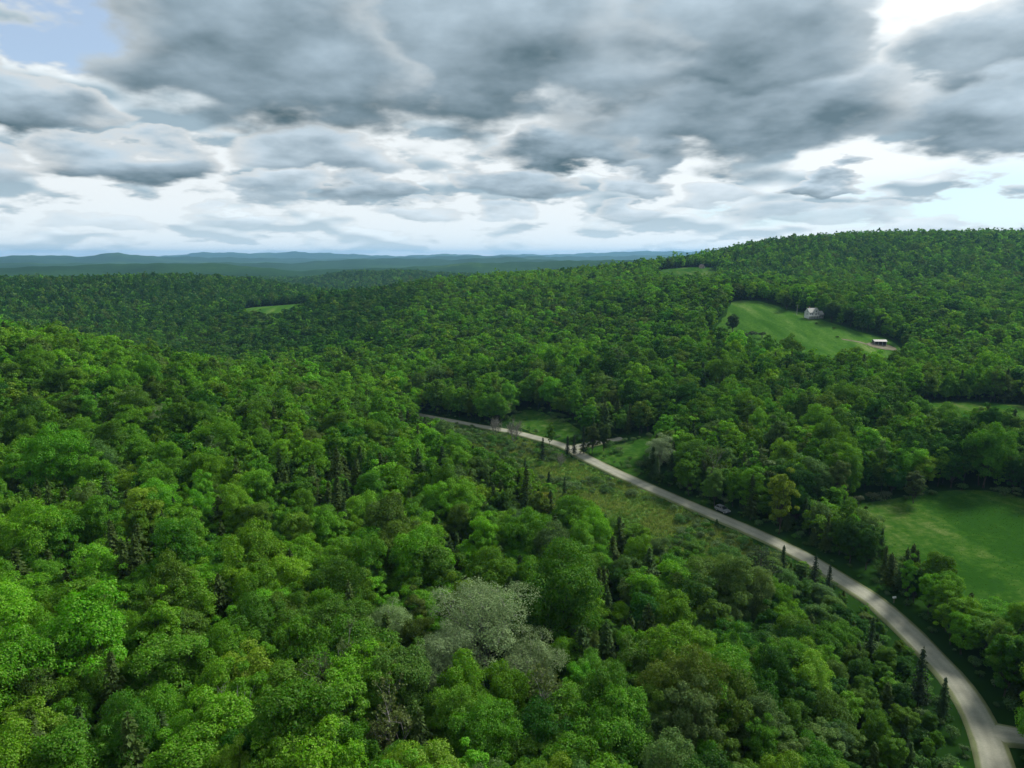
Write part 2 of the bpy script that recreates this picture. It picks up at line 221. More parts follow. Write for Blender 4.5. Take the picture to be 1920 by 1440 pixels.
class MB:
    """small hand-modelled pieces: boxes, prisms, tubes"""
    def __init__(s): s.v = []; s.f = []
    def poly(s, pts, faces):
        k = len(s.v); s.v += [tuple(p) for p in pts]; s.f += [tuple(i + k for i in f) for f in faces]; return s
    def box(s, x0, x1, y0, y1, z0, z1):
        return s.poly([(x, y, z) for z in (z0, z1) for y in (y0, y1) for x in (x0, x1)],
                      [(0, 2, 3, 1), (4, 5, 7, 6), (0, 1, 5, 4), (2, 6, 7, 3), (0, 4, 6, 2), (1, 3, 7, 5)])
    def prism(s, prof, axis, a, b):
        """profile of 2-d points swept along an axis from a to b"""
        def q(p, t): return (t, p[0], p[1]) if axis == 'x' else ((p[0], t, p[1]) if axis == 'y' else (p[0], p[1], t))
        n = len(prof); pts = [q(p, a) for p in prof] + [q(p, b) for p in prof]
        return s.poly(pts, [tuple(range(n))[::-1], tuple(range(n, 2 * n))] + [(i, (i + 1) % n, n + (i + 1) % n, n + i) for i in range(n)])
    def cyl(s, p0, p1, r0, r1=None, n=10):
        r1 = r0 if r1 is None else r1; p0 = Vector(p0); p1 = Vector(p1); d = (p1 - p0).normalized()
        a = d.orthogonal().normalized(); b = d.cross(a); pts = []
        for p, r in ((p0, r0), (p1, r1)):
            pts += [p + (a * math.cos(2 * math.pi * i / n) + b * math.sin(2 * math.pi * i / n)) * r for i in range(n)]
        return s.poly(pts, [tuple(range(n))[::-1], tuple(range(n, 2 * n))] + [(i, (i + 1) % n, n + (i + 1) % n, n + i) for i in range(n)])
    def build(s, name, mat, parent=None, bevel=0):
        me = bpy.data.meshes.new(name); me.from_pydata(s.v, [], s.f); me.materials.append(mat); me.update()
        import bmesh
        bm = bmesh.new(); bm.from_mesh(me); bmesh.ops.recalc_face_normals(bm, faces=bm.faces)
        if bevel: bmesh.ops.bevel(bm, geom=bm.edges[:], offset=bevel, segments=2, affect='EDGES')
        bm.to_mesh(me); bm.free()
        return obj(name, me, parent)

def nmat(name):
    m = bpy.data.materials.new(name); m.use_nodes = True; nt = m.node_tree
    for n in list(nt.nodes): nt.nodes.remove(n)
    out = nt.nodes.new('ShaderNodeOutputMaterial')
    def add(t, ins=None, **kw):
        n = nt.nodes.new(t)
        for k, v in kw.items(): setattr(n, k, v)
        for k, v in (ins or {}).items():
            s = n.inputs[k]
            if isinstance(v, bpy.types.NodeSocket): nt.links.new(v, s)
            else: s.default_value = v
        return n
    return m, nt, out, add
def ramp(add, fac, stops):
    r = add('ShaderNodeValToRGB', {0: fac}); e = r.color_ramp.elements
    while len(e) < len(stops): e.new(.5)
    for i, (p, col) in enumerate(stops): e[i].position = p; e[i].color = tuple(col) + (1,)
    return r.outputs[0]

def foliage_material(name, transl, rough, hue):
    m, nt, out, add = nmat(name)
    tint = add('ShaderNodeAttribute', attribute_type='INSTANCER', attribute_name='tint').outputs['Color']
    lv = add('ShaderNodeAttribute', attribute_name='lv').outputs['Fac']
    hs = add('ShaderNodeHueSaturation', {'Color': tint, 'Hue': add('ShaderNodeMapRange', {0: lv, 3: .5 + hue, 4: .5 - hue}).outputs[0],
                                        'Saturation': add('ShaderNodeMapRange', {0: lv, 3: 1.08, 4: .9}).outputs[0],
                                        'Value': add('ShaderNodeMapRange', {0: lv, 3: .76, 4: 1.22}).outputs[0]}).outputs[0]
    d = add('ShaderNodeBsdfDiffuse', {0: hs}).outputs[0]
    th = add('ShaderNodeHueSaturation', {'Color': hs, 'Hue': .487, 'Saturation': 1.1, 'Value': 1.25}).outputs[0]
    t = add('ShaderNodeBsdfTranslucent', {0: th}).outputs[0]
    s = add('ShaderNodeMixShader', {0: transl, 1: d, 2: t}).outputs[0]
    g = add('ShaderNodeBsdfGlossy', {0: (.6, .8, .5, 1), 1: rough}).outputs[0]
    s = add('ShaderNodeMixShader', {0: .014, 1: s, 2: g}).outputs[0]
    nt.links.new(s, out.inputs[0])
    return m
LEAF = foliage_material('leaf', .36, .45, .018)
NEEDLE = foliage_material('needle', .12, .55, .012)
def bark_material(name, a, b, scale):
    m, nt, out, add = nmat(name)
    tc = add('ShaderNodeTexCoord').outputs['Object']
    n = add('ShaderNodeTexNoise', {'Vector': add('ShaderNodeVectorMath', {0: tc, 1: (1, 1, .25)}, operation='MULTIPLY').outputs[0], 'Scale': scale, 'Detail': 4})
    bs = add('ShaderNodeBsdfDiffuse', {0: ramp(add, n.outputs[0], [(.35, a), (.65, b)])})
    nt.links.new(bs.outputs[0], out.inputs[0]); return m
BARK = bark_material('bark', (.035, .03, .025), (.1, .09, .075), 3)
PALE_BARK = bark_material('pale_bark', (.12, .12, .11), (.3, .29, .27), 3)
def plain(name, col, rough=.7, metal=0, noise=.12, scale=1.5):
    m, nt, out, add = nmat(name)
    n = add('ShaderNodeTexNoise', {'Vector': add('ShaderNodeTexCoord').outputs['Object'], 'Scale': scale, 'Detail': 5})
    lo = [x * (1 - noise) for x in col]; hi = [min(1, x * (1 + noise)) for x in col]
    b = add('ShaderNodeBsdfPrincipled', {'Base Color': ramp(add, n.outputs[0], [(.3, lo), (.7, hi)]), 'Roughness': rough, 'Metallic': metal})
    nt.links.new(b.outputs[0], out.inputs[0]); return m
def ground_material(name, stops, s1, s2, bump=.3, stretch=(1, 1, 1), rot=0.0):
    m, nt, out, add = nmat(name)
    geo = add('ShaderNodeNewGeometry').outputs['Position']
    mp = add('ShaderNodeMapping', {'Vector': geo, 'Rotation': (0, 0, rot), 'Scale': stretch}).outputs[0]
    a = add('ShaderNodeTexNoise', {'Vector': mp, 'Scale': s1, 'Detail': 5, 'Roughness': .6}).outputs[0]
    b = add('ShaderNodeTexNoise', {'Vector': geo, 'Scale': s2, 'Detail': 4, 'Roughness': .65}).outputs[0]
    f = add('ShaderNodeMath', {0: add('ShaderNodeMath', {0: a, 1: .62}, operation='MULTIPLY').outputs[0], 1: add('ShaderNodeMath', {0: b, 1: .38}, operation='MULTIPLY').outputs[0]}, operation='ADD').outputs[0]
    bp = add('ShaderNodeBump', {'Strength': bump, 'Distance': .3, 'Height': b}).outputs[0]
    bs = add('ShaderNodeBsdfDiffuse', {0: ramp(add, f, stops), 'Normal': bp})
    nt.links.new(bs.outputs[0], out.inputs[0]); return m

# ------------------------------------------------------------------ terrain
CTRL = np.array(CTRL_POINTS, float)
def _tps():
    X = CTRL[:, :2] / 100.; n = len(X)
    d = np.linalg.norm(X[:, None] - X[None], axis=2); K = np.where(d > 0, d * d * np.log(d + 1e-12), 0) + .03 * np.eye(n)
    Pm = np.c_[np.ones(n), X]
    return X, np.linalg.solve(np.block([[K, Pm], [Pm.T, np.zeros((3, 3))]]), np.r_[CTRL[:, 2], 0, 0, 0])
TX, TW = _tps()
def near_height(x, y):
    q = np.stack([np.ravel(x), np.ravel(y)], 1) / 100.; r = np.empty(len(q))
    for i in range(0, len(q), 20000):
        s = q[i:i + 20000]; d2 = ((s[:, None] - TX[None]) ** 2).sum(2)
        r[i:i + 20000] = (.5 * d2 * np.log(d2 + 1e-20)) @ TW[:-3] + TW[-3] + s @ TW[-2:]
    return r.reshape(np.shape(x))
# far ridges: distance, half depth, crest angles (azimuth deg, elevation deg)
RIDGES = RIDGE_TABLE
def far_height(x, y):
    r = np.hypot(x, y); az = np.degrees(np.arctan2(x, y)); h = np.full(np.shape(x), -25.)
    for k, (R, Wd, prof) in enumerate(RIDGES):
        pa = np.array(prof); el = np.interp(az, pa[:, 0], pa[:, 1])
        wob = .03 * np.sin(az * (1.3 + .37 * k) + k) + .02 * np.sin(az * (3.1 + k) + 2 * k)
        Rw = R * (1 + .05 * np.sin(az * .21 + k * 1.7) + .02 * np.sin(az * .83 + k))
        top = 70 + R * np.tan(np.radians(el + wob))
        g = np.exp(-((r - Rw) / Wd) ** 2)
        h = np.maximum(h, -25 + (top + 25) * g) + 0
    h = h + 5 * np.sin(x / 310. + y / 470.) * np.sin(y / 390. - x / 700.) * np.clip((r - 1400) / 600, 0, 1)
    return h
def height(x, y):
    x = np.asarray(x, float); y = np.asarray(y, float); r = np.hypot(x, y)
    t = np.clip((r - 1250) / 450, 0, 1); t = t * t * (3 - 2 * t)
    h = np.where(t < 1, 0., 0.)
    m = t < 1
    hn = np.zeros(np.shape(x))
    if m.any(): hn[m] = near_height(x[m], y[m])
    return hn * (1 - t) + far_height(x, y) * t
def hz(x, y): return float(height(np.array([x]), np.array([y]))[0])
def road_line(pts, step=2.5):
    p = np.array(pts, float)[:, :2]; out = []
    for i in range(len(p) - 1):
        a, b, c2, d = p[max(i - 1, 0)], p[i], p[i + 1], p[min(i + 2, len(p) - 1)]
        n = max(2, int(np.linalg.norm(c2 - b) / step))
        for t in np.linspace(0, 1, n, endpoint=False):
            out.append(.5 * ((2 * b) + (c2 - a) * t + (2 * a - 5 * b + 4 * c2 - d) * t * t + (3 * b - a - 3 * c2 + d) * t ** 3))
    out.append(p[-1]); return np.array(out)
def smooth_poly(p, step=6., jit=.7, seed=1):
    p = [tuple(q) for q in p]; rng = np.random.default_rng(seed)
    q = road_line([p[-1]] + p + [p[0], p[1]], step); 
    n0 = np.argmin(np.linalg.norm(q - np.array(p[0]), axis=1)); d1 = np.linalg.norm(q[n0 + 5:] - np.array(p[0]), axis=1); n1 = n0 + 5 + np.argmin(d1)
    q = q[n0:n1]; return q + rng.normal(0, jit, q.shape)
def inside(poly, x, y):
    x = np.asarray(x); y = np.asarray(y); c_ = np.zeros(x.shape, bool); n = len(poly); j = n - 1
    for i in range(n):
        xi, yi = poly[i]; xj, yj = poly[j]
        c_ ^= ((yi > y) != (yj > y)) & (x < (xj - xi) * (y - yi) / (yj - yi + 1e-12) + xi); j = i
    return c_
def dist_line(line, x, y):
    q = np.stack([np.ravel(x), np.ravel(y)], 1); best = np.full(len(q), 1e9)
    for i in range(len(line) - 1):
        a = line[i]; b = line[i + 1]; ab = b - a; t = np.clip(((q - a) @ ab) / (ab @ ab), 0, 1)
        best = np.minimum(best, np.linalg.norm(q - a - t[:, None] * ab, axis=1))
    return best.reshape(np.shape(x))

# the ground: one sheet, fine towards the view, out to the far hills
rings = [0., 4.]
while rings[-1] < 22000: rings.append(rings[-1] + max(3., rings[-1] * .0145))
rings = np.array(rings)
azs = np.radians(np.r_[np.arange(-180, -52, 6.), np.arange(-52, 52, .36), np.arange(52, 180, 6.)])
RR, AA = np.meshgrid(rings[1:], azs, indexing='ij')
gx = RR * np.sin(AA); gy = RR * np.cos(AA); gz = height(gx, gy)
nr, na = RR.shape
gv = np.r_[np.stack([gx, gy, gz], 2).reshape(-1, 3), [[0, 0, hz(0, 0)]]]
ii, jj = np.meshgrid(np.arange(nr - 1), np.arange(na), indexing='ij'); j2 = (jj + 1) % na
gq = np.stack([ii * na + jj, ii * na + j2, (ii + 1) * na + j2, (ii + 1) * na + jj], 2).reshape(-1, 4)[:, ::-1]
k0 = np.arange(na); gt = np.stack([np.full(na, nr * na), k0, (k0 + 1) % na], 1)[:, ::-1]
GROUND = ground_material('forest_ground', [(.36, (.009, .028, .005)), (.5, (.015, .045, .007)), (.6, (.024, .062, .009)), (.68, (.075, .13, .024))], .0019, .035, .6)
P(obj('ground', mesh_np('ground', gv, [gq, gt], GROUND, smooth=True)), kind='structure')

# meadows, wet meadow, road: sheets laid on the ground
def sheet(name, poly, dz, mat, grid, seed=3, jit=.7):
    q = smooth_poly(poly, seed=seed, jit=jit); mn = q.min(0); mx = q.max(0)
    gx_, gy_ = np.meshgrid(np.arange(mn[0], mx[0], grid), np.arange(mn[1], mx[1], grid)); gx_ = gx_.ravel(); gy_ = gy_.ravel()
    ok = inside(q, gx_, gy_) & (dist_line(np.r_[q, q[:1]], gx_, gy_) > grid * .4)
    pts = np.r_[q, np.stack([gx_[ok], gy_[ok]], 1)]
    r = mgeo.delaunay_2d_cdt([Vector(p) for p in pts.tolist()], [(i, (i + 1) % len(q)) for i in range(len(q))], [], 1, 1e-4)
    v = np.array([tuple(p) for p in r[0]]); f = np.array(r[2], np.int32)
    vv = np.c_[v, height(v[:, 0], v[:, 1]) + dz]
    o = obj(name, mesh_np(name, vv, f, mat, smooth=True)); o['kind'] = 'structure'
    return q
MEADOW = ground_material('meadow_grass', [(.42, (.018, .062, .007)), (.485, (.03, .085, .01)), (.54, (.052, .105, .018)), (.62, (.105, .14, .042))], .06, .5, .5, (1, .35, 1), .9)
MEADOW2 = ground_material('mown_grass', [(.40, (.028, .085, .01)), (.49, (.042, .112, .014)), (.57, (.07, .142, .025)), (.68, (.16, .215, .07))], .09, .8, .5, (1, .16, 1), -.55)
WETGRASS = ground_material('wet_meadow_grass', [(.38, (.045, .11, .02)), (.48, (.07, .15, .028)), (.58, (.11, .185, .04)), (.7, (.17, .23, .06))], .045, .4, .6)
FIELDS = {}
for nm, mt, g, poly in FIELD_TABLE:
    FIELDS[nm + str(len(FIELDS))] = sheet(nm, poly, .12, {'m': MEADOW, 'h': MEADOW2, 'w': WETGRASS}[mt], g, seed=len(FIELDS) + 5)

ROAD = road_line(ROAD_PTS); SIDE = road_line(SIDE_PTS); PULL = road_line(PULL_PTS, 1.)
def gravel_material():
    m, nt, out, add = nmat('gravel_road')
    u = add('ShaderNodeAttribute', attribute_name='across').outputs['Fac']
    pos = add('ShaderNodeNewGeometry').outputs['Position']
    n1 = add('ShaderNodeTexNoise', {'Vector': pos, 'Scale': .28, 'Detail': 6, 'Roughness': .6}).outputs[0]
    n2 = add('ShaderNodeTexNoise', {'Vector': pos, 'Scale': 3.5, 'Detail': 4, 'Roughness': .7}).outputs[0]
    n3 = add('ShaderNodeTexNoise', {'Vector': pos, 'Scale': .09, 'Detail': 2}).outputs[0]
    au = add('ShaderNodeMath', {0: u}, operation='ABSOLUTE').outputs[0]
    wob = add('ShaderNodeMath', {0: au, 1: add('ShaderNodeMath', {0: n3, 1: .3}, operation='MULTIPLY').outputs[0]}, operation='ADD').outputs[0]
    trk = ramp(add, wob, [(.0, (.24, .24, .195)), (.22, (.255, .255, .205)), (.4, (.28, .28, .225)), (.52, (.29, .29, .235)), (.7, (.25, .255, .2)), (.86, (.26, .26, .205)), (1., (.14, .16, .08))])
    tone = ramp(add, n1, [(.3, (.8, .8, .8)), (.7, (1.1, 1.1, 1.08))])
    fine = ramp(add, n2, [(.3, (.88, .88, .88)), (.7, (1.1, 1.1, 1.1))])
    mx = add('ShaderNodeMix', {0: 1., 6: trk, 7: tone}, data_type='RGBA', blend_type='MULTIPLY').outputs[2]
    mx = add('ShaderNodeMix', {0: 1., 6: mx, 7: fine}, data_type='RGBA', blend_type='MULTIPLY').outputs[2]
    b = add('ShaderNodeBsdfDiffuse', {0: mx, 'Normal': add('ShaderNodeBump', {'Strength': .4, 'Distance': .05, 'Height': n2}).outputs[0]})
    nt.links.new(b.outputs[0], out.inputs[0]); return m
GRAVEL = gravel_material()
def strip(name, line, w0, w1, dz, seed):
    rng = np.random.default_rng(seed); n = len(line); t = np.gradient(line, axis=0); t /= np.linalg.norm(t, axis=1)[:, None]
    nrm = np.stack([t[:, 1], -t[:, 0]], 1); us = np.array([-1.12, -1, -.8, -.5, -.2, .2, .5, .8, 1, 1.12]); k = len(us)
    wd = np.linspace(w0, w1, n); e = np.convolve(rng.normal(0, .35, n + 8), np.ones(9) / 9, 'valid'); e2 = np.convolve(rng.normal(0, .35, n + 8), np.ones(9) / 9, 'valid')
    v = []; a = []
    for u in us:
        off = u * wd + (np.where(u < 0, -e, e2) * abs(u))
        p = line + nrm * off[:, None]; z = height(p[:, 0], p[:, 1]) + dz + .06 * (1 - min(1, u * u)) - (.35 if abs(u) > 1.05 else 0)
        v.append(np.c_[p, z]); a.append(np.full(n, u))
    v = np.stack(v, 1).reshape(-1, 3); a = np.stack(a, 1).ravel()
    i, j = np.meshgrid(np.arange(n - 1), np.arange(k - 1), indexing='ij')
    f = np.stack([i * k + j, i * k + j + 1, (i + 1) * k + j + 1, (i + 1) * k + j], 2).reshape(-1, 4)
    o = obj(name, mesh_np(name, v, f, GRAVEL, attrs={'across': a}, smooth=True)); o['kind'] = 'structure'; return o
strip('road', ROAD, 2.35, 2.5, .26, 1)
strip('road', SIDE, 3.2, 1.9, .24, 2)
strip('road', PULL, 3.0, 1.5, .25, 3)
# ------------------------------------------------------------------ trees: meshes
class TB:
    """tree mesh builder: bark tubes and leaf quads kept apart, so trunk and crown can be two parts"""
    def __init__(s, seed): s.rng = np.random.default_rng(seed); s.bv = []; s.bf = []; s.lvv = []; s.lvr = []; s.nb = 0
    def tube(s, pts, rads, n=5):
        pts = np.asarray(pts, float); k = len(pts); d = np.gradient(pts, axis=0); d /= np.linalg.norm(d, axis=1)[:, None] + 1e-9
        ref = np.where(np.abs(d[:, 2:3]) < .9, [[0, 0, 1.]], [[1., 0, 0]]); a = np.cross(d, ref); a /= np.linalg.norm(a, axis=1)[:, None]; b = np.cross(d, a)
        th = np.arange(n) * 2 * math.pi / n
        v = pts[:, None] + (a[:, None] * np.cos(th)[None, :, None] + b[:, None] * np.sin(th)[None, :, None]) * np.asarray(rads)[:, None, None]
        i, j = np.meshgrid(np.arange(k - 1), np.arange(n), indexing='ij')
        f = np.stack([i * n + j, i * n + (j + 1) % n, (i + 1) * n + (j + 1) % n, (i + 1) * n + j], 2).reshape(-1, 4) + s.nb
        s.bv.append(v.reshape(-1, 3)); s.bf.append(f); s.nb += k * n
    def bent(s, p0, p1, r0, r1, sag, n=5, k=5):
        t = np.linspace(0, 1, k)[:, None]; p0 = np.asarray(p0, float); p1 = np.asarray(p1, float)
        m = (p0 + p1) / 2 + s.rng.normal(0, .08, 3) * np.linalg.norm(p1 - p0) + np.array([0, 0, sag])
        pts = (1 - t) ** 2 * p0 + 2 * t * (1 - t) * m + t * t * p1
        s.tube(pts, np.linspace(r0, r1, k), n); return pts
    def leaves(s, pos, nrm, ln, wd, along=None):
        n = len(pos); rng = s.rng; nrm = nrm / (np.linalg.norm(nrm, axis=1)[:, None] + 1e-9)
        t = along if along is not None else rng.normal(size=(n, 3)); t = t - nrm * (t * nrm).sum(1)[:, None]; t /= np.linalg.norm(t, axis=1)[:, None] + 1e-9
        b = np.cross(nrm, t); L = (ln * rng.uniform(.65, 1.35, n))[:, None]; Wd = (wd * rng.uniform(.65, 1.35, n))[:, None]
        k = rng.uniform(-.1, .3, n)[:, None] * Wd
        v = np.stack([pos - t * L * .5, pos + b * Wd * .5 + nrm * k, pos + t * L * .5, pos - b * Wd * .5 + nrm * k], 1)
        s.lvv.append(v.reshape(-1, 3)); s.lvr.append(np.repeat(rng.random(n), 4))
    def arrays(s):
        bv = np.concatenate(s.bv) if s.bv else np.zeros((0, 3)); bf = np.concatenate(s.bf) if s.bf else np.zeros((0, 4), int)
        lv = np.concatenate(s.lvv) if s.lvv else np.zeros((0, 3)); lr = np.concatenate(s.lvr) if s.lvr else np.zeros(0)
        return bv, bf, lv, np.arange(len(lv)).reshape(-1, 4), lr
    def parts(s, name, leaf, bark):
        bv, bf, lv, lf, lr = s.arrays()
        return (mesh_np(name + '_trunk', bv, bf, bark, smooth=True), mesh_np(name + '_crown', lv, lf, leaf, attrs={'lv': lr}) if len(lv) else None)
    def whole(s, name, leaf, bark):
        bv, bf, lv, lf, lr = s.arrays()
        return mesh_np(name, np.r_[lv, bv], np.r_[lf, bf + len(lv)], [leaf, bark], np.r_[np.zeros(len(lf)), np.ones(len(bf))], {'lv': np.r_[lr, np.zeros(len(bv))]})
def sph(rng, n):
    v = rng.normal(size=(n, 3)); return v / np.linalg.norm(v, axis=1)[:, None]

def broadleaf(seed, R=4.2, H=14., clear=4., nclump=80, per=420, ln=.27, wd=.195, limbs=True, open_=0., crown_low=-.8, flat=.78, twigs=0):
    s = TB(seed); rng = s.rng; cz = (clear + H) / 2; hh = (H - clear) / 2
    ph = rng.uniform(0, 6.28, 4); lean = rng.normal(0, .3, 2)
    top = np.array([lean[0], lean[1], clear + hh * 1.1])
    if limbs: s.bent((0, 0, -.6), top, .24 * R / 4, .07, 0, 7, 7)
    else: s.tube([(0, 0, -.5), tuple(top)], [.2, .06], 3)
    dirs = []
    while len(dirs) < nclump:                                   # spread clumps evenly over the crown shell
        d = sph(rng, 24); d = d[d[:, 2] > crown_low]
        if not len(d): continue
        if not dirs: dirs.append(d[0]); continue
        m = np.array([np.max(np.array(dirs) @ q) for q in d]); dirs.append(d[np.argmin(m)])
    for i, d in enumerate(dirs):
        th = math.atan2(d[1], d[0])
        lob = 1 + .2 * math.sin(2 * th + ph[0]) + .17 * math.sin(3 * th + ph[1]) + .08 * math.sin(5 * th + ph[2] + 2 * d[2])
        rho = rng.uniform(.5, 1.06) if rng.random() < .8 else rng.uniform(.2, .6)
        squeeze = 1 - .18 * max(0, -d[2])
        ctr = np.array([d[0] * R * lob * rho * squeeze + lean[0], d[1] * R * lob * rho * squeeze + lean[1], cz + d[2] * hh * rho * (1 + .1 * math.sin(4 * th + ph[3]))])
        rc = R * rng.uniform(.15, .31) * (1.12 if d[2] > .3 else .92)
        if limbs:
            z0 = clear + (ctr[2] - clear) * rng.uniform(.0, .45); z0 = max(clear * .7, z0); tt = min(1, max(0, z0 / top[2]))
            s.bent((lean[0] * tt, lean[1] * tt, z0), ctr, .075 * R / 4, .02, -.2, 3, 4)
        for _ in range(twigs):
            e_ = sph(rng, 1)[0] + np.array([0, 0, .35]); s.bent(ctr - e_ * rc * .2, ctr + e_ * rc * rng.uniform(.7, 1.05), .022, .007, 0, 3, 3)
        n = max(3, int(per * (rc / (R * .24)) ** 2 * rng.uniform(.7, 1.2) * (1 - open_)))
        q = sph(rng, n * 2); out = ctr - np.array([0, 0, cz - hh * .4]); out /= np.linalg.norm(out)
        keep = (q @ (out * .6 + np.array([0, 0, .55]))) > rng.uniform(-.75, .35, len(q)); q = q[keep][:n]
        bump = 1 + .22 * np.sin(q[:, 0] * 5 + seed + i) * np.sin(q[:, 1] * 5.5 + i) + rng.normal(0, .09, len(q))
        pos = ctr + q * (rc * rng.uniform(.72, 1.08, len(q)) * bump)[:, None] * np.array([1.08, 1.08, flat])
        nr_ = q * .8 + np.array([0, 0, .75]) + rng.normal(0, .48, (len(q), 3))
        s.leaves(pos, nr_, ln, wd)
    return s
def conifer(seed, R=2.7, H=14., z0=1.4, gap=.5, nb=7, droop=.25, ln=.62, wd=.34, fine=1., tip=.9, power=.85):
    s = TB(seed); rng = s.rng; s.tube([(0, 0, -.5), (rng.normal(0, .1), rng.normal(0, .1), H * .6), (0, 0, H)], [.2 * R / 2.7, .11, .02], 5)
    z = z0; P_, N_, A_ = [], [], []
    while z < H - .25:
        f = (1 - (z - z0) / (H - z0)) ** power; k = max(3, int(nb * (.55 + .45 * f)))
        a0 = rng.uniform(0, 6.28)
        for j in range(k):
            if rng.random() < .1: continue
            a = a0 + j * 6.283 / k + rng.normal(0, .25); ln_b = R * f * rng.uniform(.68, 1.12) + .15
            d = np.array([math.cos(a), math.sin(a)]); m = max(2, int(ln_b / (.36 / fine)))
            t = (np.arange(m) + rng.uniform(0, 1, m)) / m; t = np.clip(t, .08, 1)
            zz = z + ln_b * (.18 * t - droop * 1.6 * t * t) + rng.normal(0, .05, m)
            c_ = np.c_[d[0] * t * ln_b, d[1] * t * ln_b, zz]; side = np.array([-d[1], d[0], 0])
            for sg in (-1, 1, 0):
                w_ = rng.uniform(.15, .38, m)[:, None] * (1 - .45 * t)[:, None] * min(1.2, .5 + ln_b * .35)
                P_.append(c_ + side * sg * w_ - np.array([0, 0, .05]) * abs(sg)); N_.append(np.c_[d[0] * .35 + rng.normal(0, .3, m), d[1] * .35 + rng.normal(0, .3, m), np.full(m, .9)] + side * sg * .45)
                A_.append(np.c_[np.full(m, d[0]), np.full(m, d[1]), np.full(m, -droop)] + side * sg * .9)
        z += gap * rng.uniform(.75, 1.25) * (.6 + .4 * f)
    P_.append(np.array([[0, 0, H - .1], [0, 0, H + .1], [0, 0, H - .3]])); N_.append(sph(rng, 3)); A_.append(np.array([[0, 0, 1.]] * 3))
    s.leaves(np.concatenate(P_), np.concatenate(N_), ln, wd, np.concatenate(A_)); return s
def pine(seed, H=15.):
    s = TB(seed); rng = s.rng; s.tube([(0, 0, -.5), (0, .1, H * .6), (0, 0, H)], [.28, .16, .03], 6)
    z = 3.; P_, N_ = [], []
    while z < H - .4:
        f = math.sin(max(.12, 1 - (z - 2) / (H - 2)) ** .7 * 1.9); k = rng.integers(4, 7); a0 = rng.uniform(0, 6.28)
        for j in range(k):
            a = a0 + j * 6.283 / k + rng.normal(0, .2); L_ = 4.6 * f * rng.uniform(.7, 1.1) + .3; d = np.array([math.cos(a), math.sin(a), .12])
            s.bent((0, 0, z), np.array([0, 0, z]) + d * L_, .06, .02, -.1, 3, 4)
            m = int(L_ * 26); t = rng.uniform(.3, 1.03, m); w_ = rng.normal(0, .38, m) * (1.2 - t * .6)
            P_.append(np.array([0, 0, z]) + d * (t * L_)[:, None] + np.array([-d[1], d[0], 0]) * w_[:, None] + np.c_[np.zeros(m), np.zeros(m), rng.uniform(-.02, .35, m)]); N_.append(rng.normal(0, .5, (m, 3)) + [0, 0, .8])
        z += rng.uniform(.8, 1.25)
    s.leaves(np.concatenate(P_), np.concatenate(N_), .42, .2); return s
def branching(seed, H=14., R=5., leafn=4200, ln=.24, wd=.17, clear=3.5, levels=3, twig=.012, kids=(9, 6, 5), up=.55, stems=1):
    """fine-twigged tree: visible limbs, small sparse leaves at the twig ends"""
    s = TB(seed); rng = s.rng; ends = []
    def grow(p, d, L_, r, lvl):
        d = d / np.linalg.norm(d); p1 = p + d * L_ + rng.normal(0, .06, 3) * L_
        pts = s.bent(p, p1, r, max(twig, r * .35), .05 * L_, 6 if lvl == 0 else (4 if lvl == 1 else 3), 5 if lvl < 2 else 3)
        if lvl >= levels: ends.append((pts[len(pts) // 2], p1)); return
        for _ in range(kids[min(lvl, len(kids) - 1)]):
            t = rng.uniform(.35 if lvl else .28, 1); i = min(len(pts) - 2, int(t * (len(pts) - 1))); q = pts[i] + (pts[i + 1] - pts[i]) * (t * (len(pts) - 1) - i)
            o = sph(rng, 1)[0]; nd = d * .55 + o * .75 + np.array([0, 0, up]); grow(q, nd, L_ * rng.uniform(.42, .66), r * .45, lvl + 1)
    for k in range(stems):
        d = np.array([rng.normal(0, .12), rng.normal(0, .12), 1]) if stems == 1 else np.array([math.cos(k * 6.28 / stems) * .35, math.sin(k * 6.28 / stems) * .35, 1])
        grow(np.array([0, 0, -.4]), d, H * .62, .22 * H / 14, 0)
    if leafn:
        e = rng.integers(0, len(ends), leafn); a = np.array([ends[i][0] for i in e]); b = np.array([ends[i][1] for i in e]); t = rng.uniform(.1, 1.15, leafn)[:, None]
        pos = a + (b - a) * t + rng.normal(0, .16, (leafn, 3)); s.leaves(pos, rng.normal(0, .6, (leafn, 3)) + [0, 0, .7], ln, wd)
    return s
def shrub(seed, R=1.7, H=2.4, n=900, ln=.3, wd=.2):
    s = TB(seed); rng = s.rng
    for k in range(5):
        a = k * 1.256 + rng.normal(0, .3); s.bent((0, 0, -.2), (math.cos(a) * R * .55, math.sin(a) * R * .55, H * .7), .05, .015, .2, 3, 4)
    for k in range(11):
        a = rng.uniform(0, 6.28); rr = R * math.sqrt(rng.random()) * .72; c_ = np.array([math.cos(a) * rr, math.sin(a) * rr, H * (.28 + .42 * (1 - (rr / R) ** 2) * rng.uniform(.7, 1.1))]); rc = R * rng.uniform(.3, .45)
        q = sph(rng, n // 11); q = q[q[:, 2] > rng.uniform(-.9, .2, len(q))]
        s.leaves(c_ + q * rc * rng.uniform(.75, 1.1, len(q))[:, None] * [1, 1, .8], q + [0, 0, .6] + rng.normal(0, .45, (len(q), 3)), ln, wd)
    return s

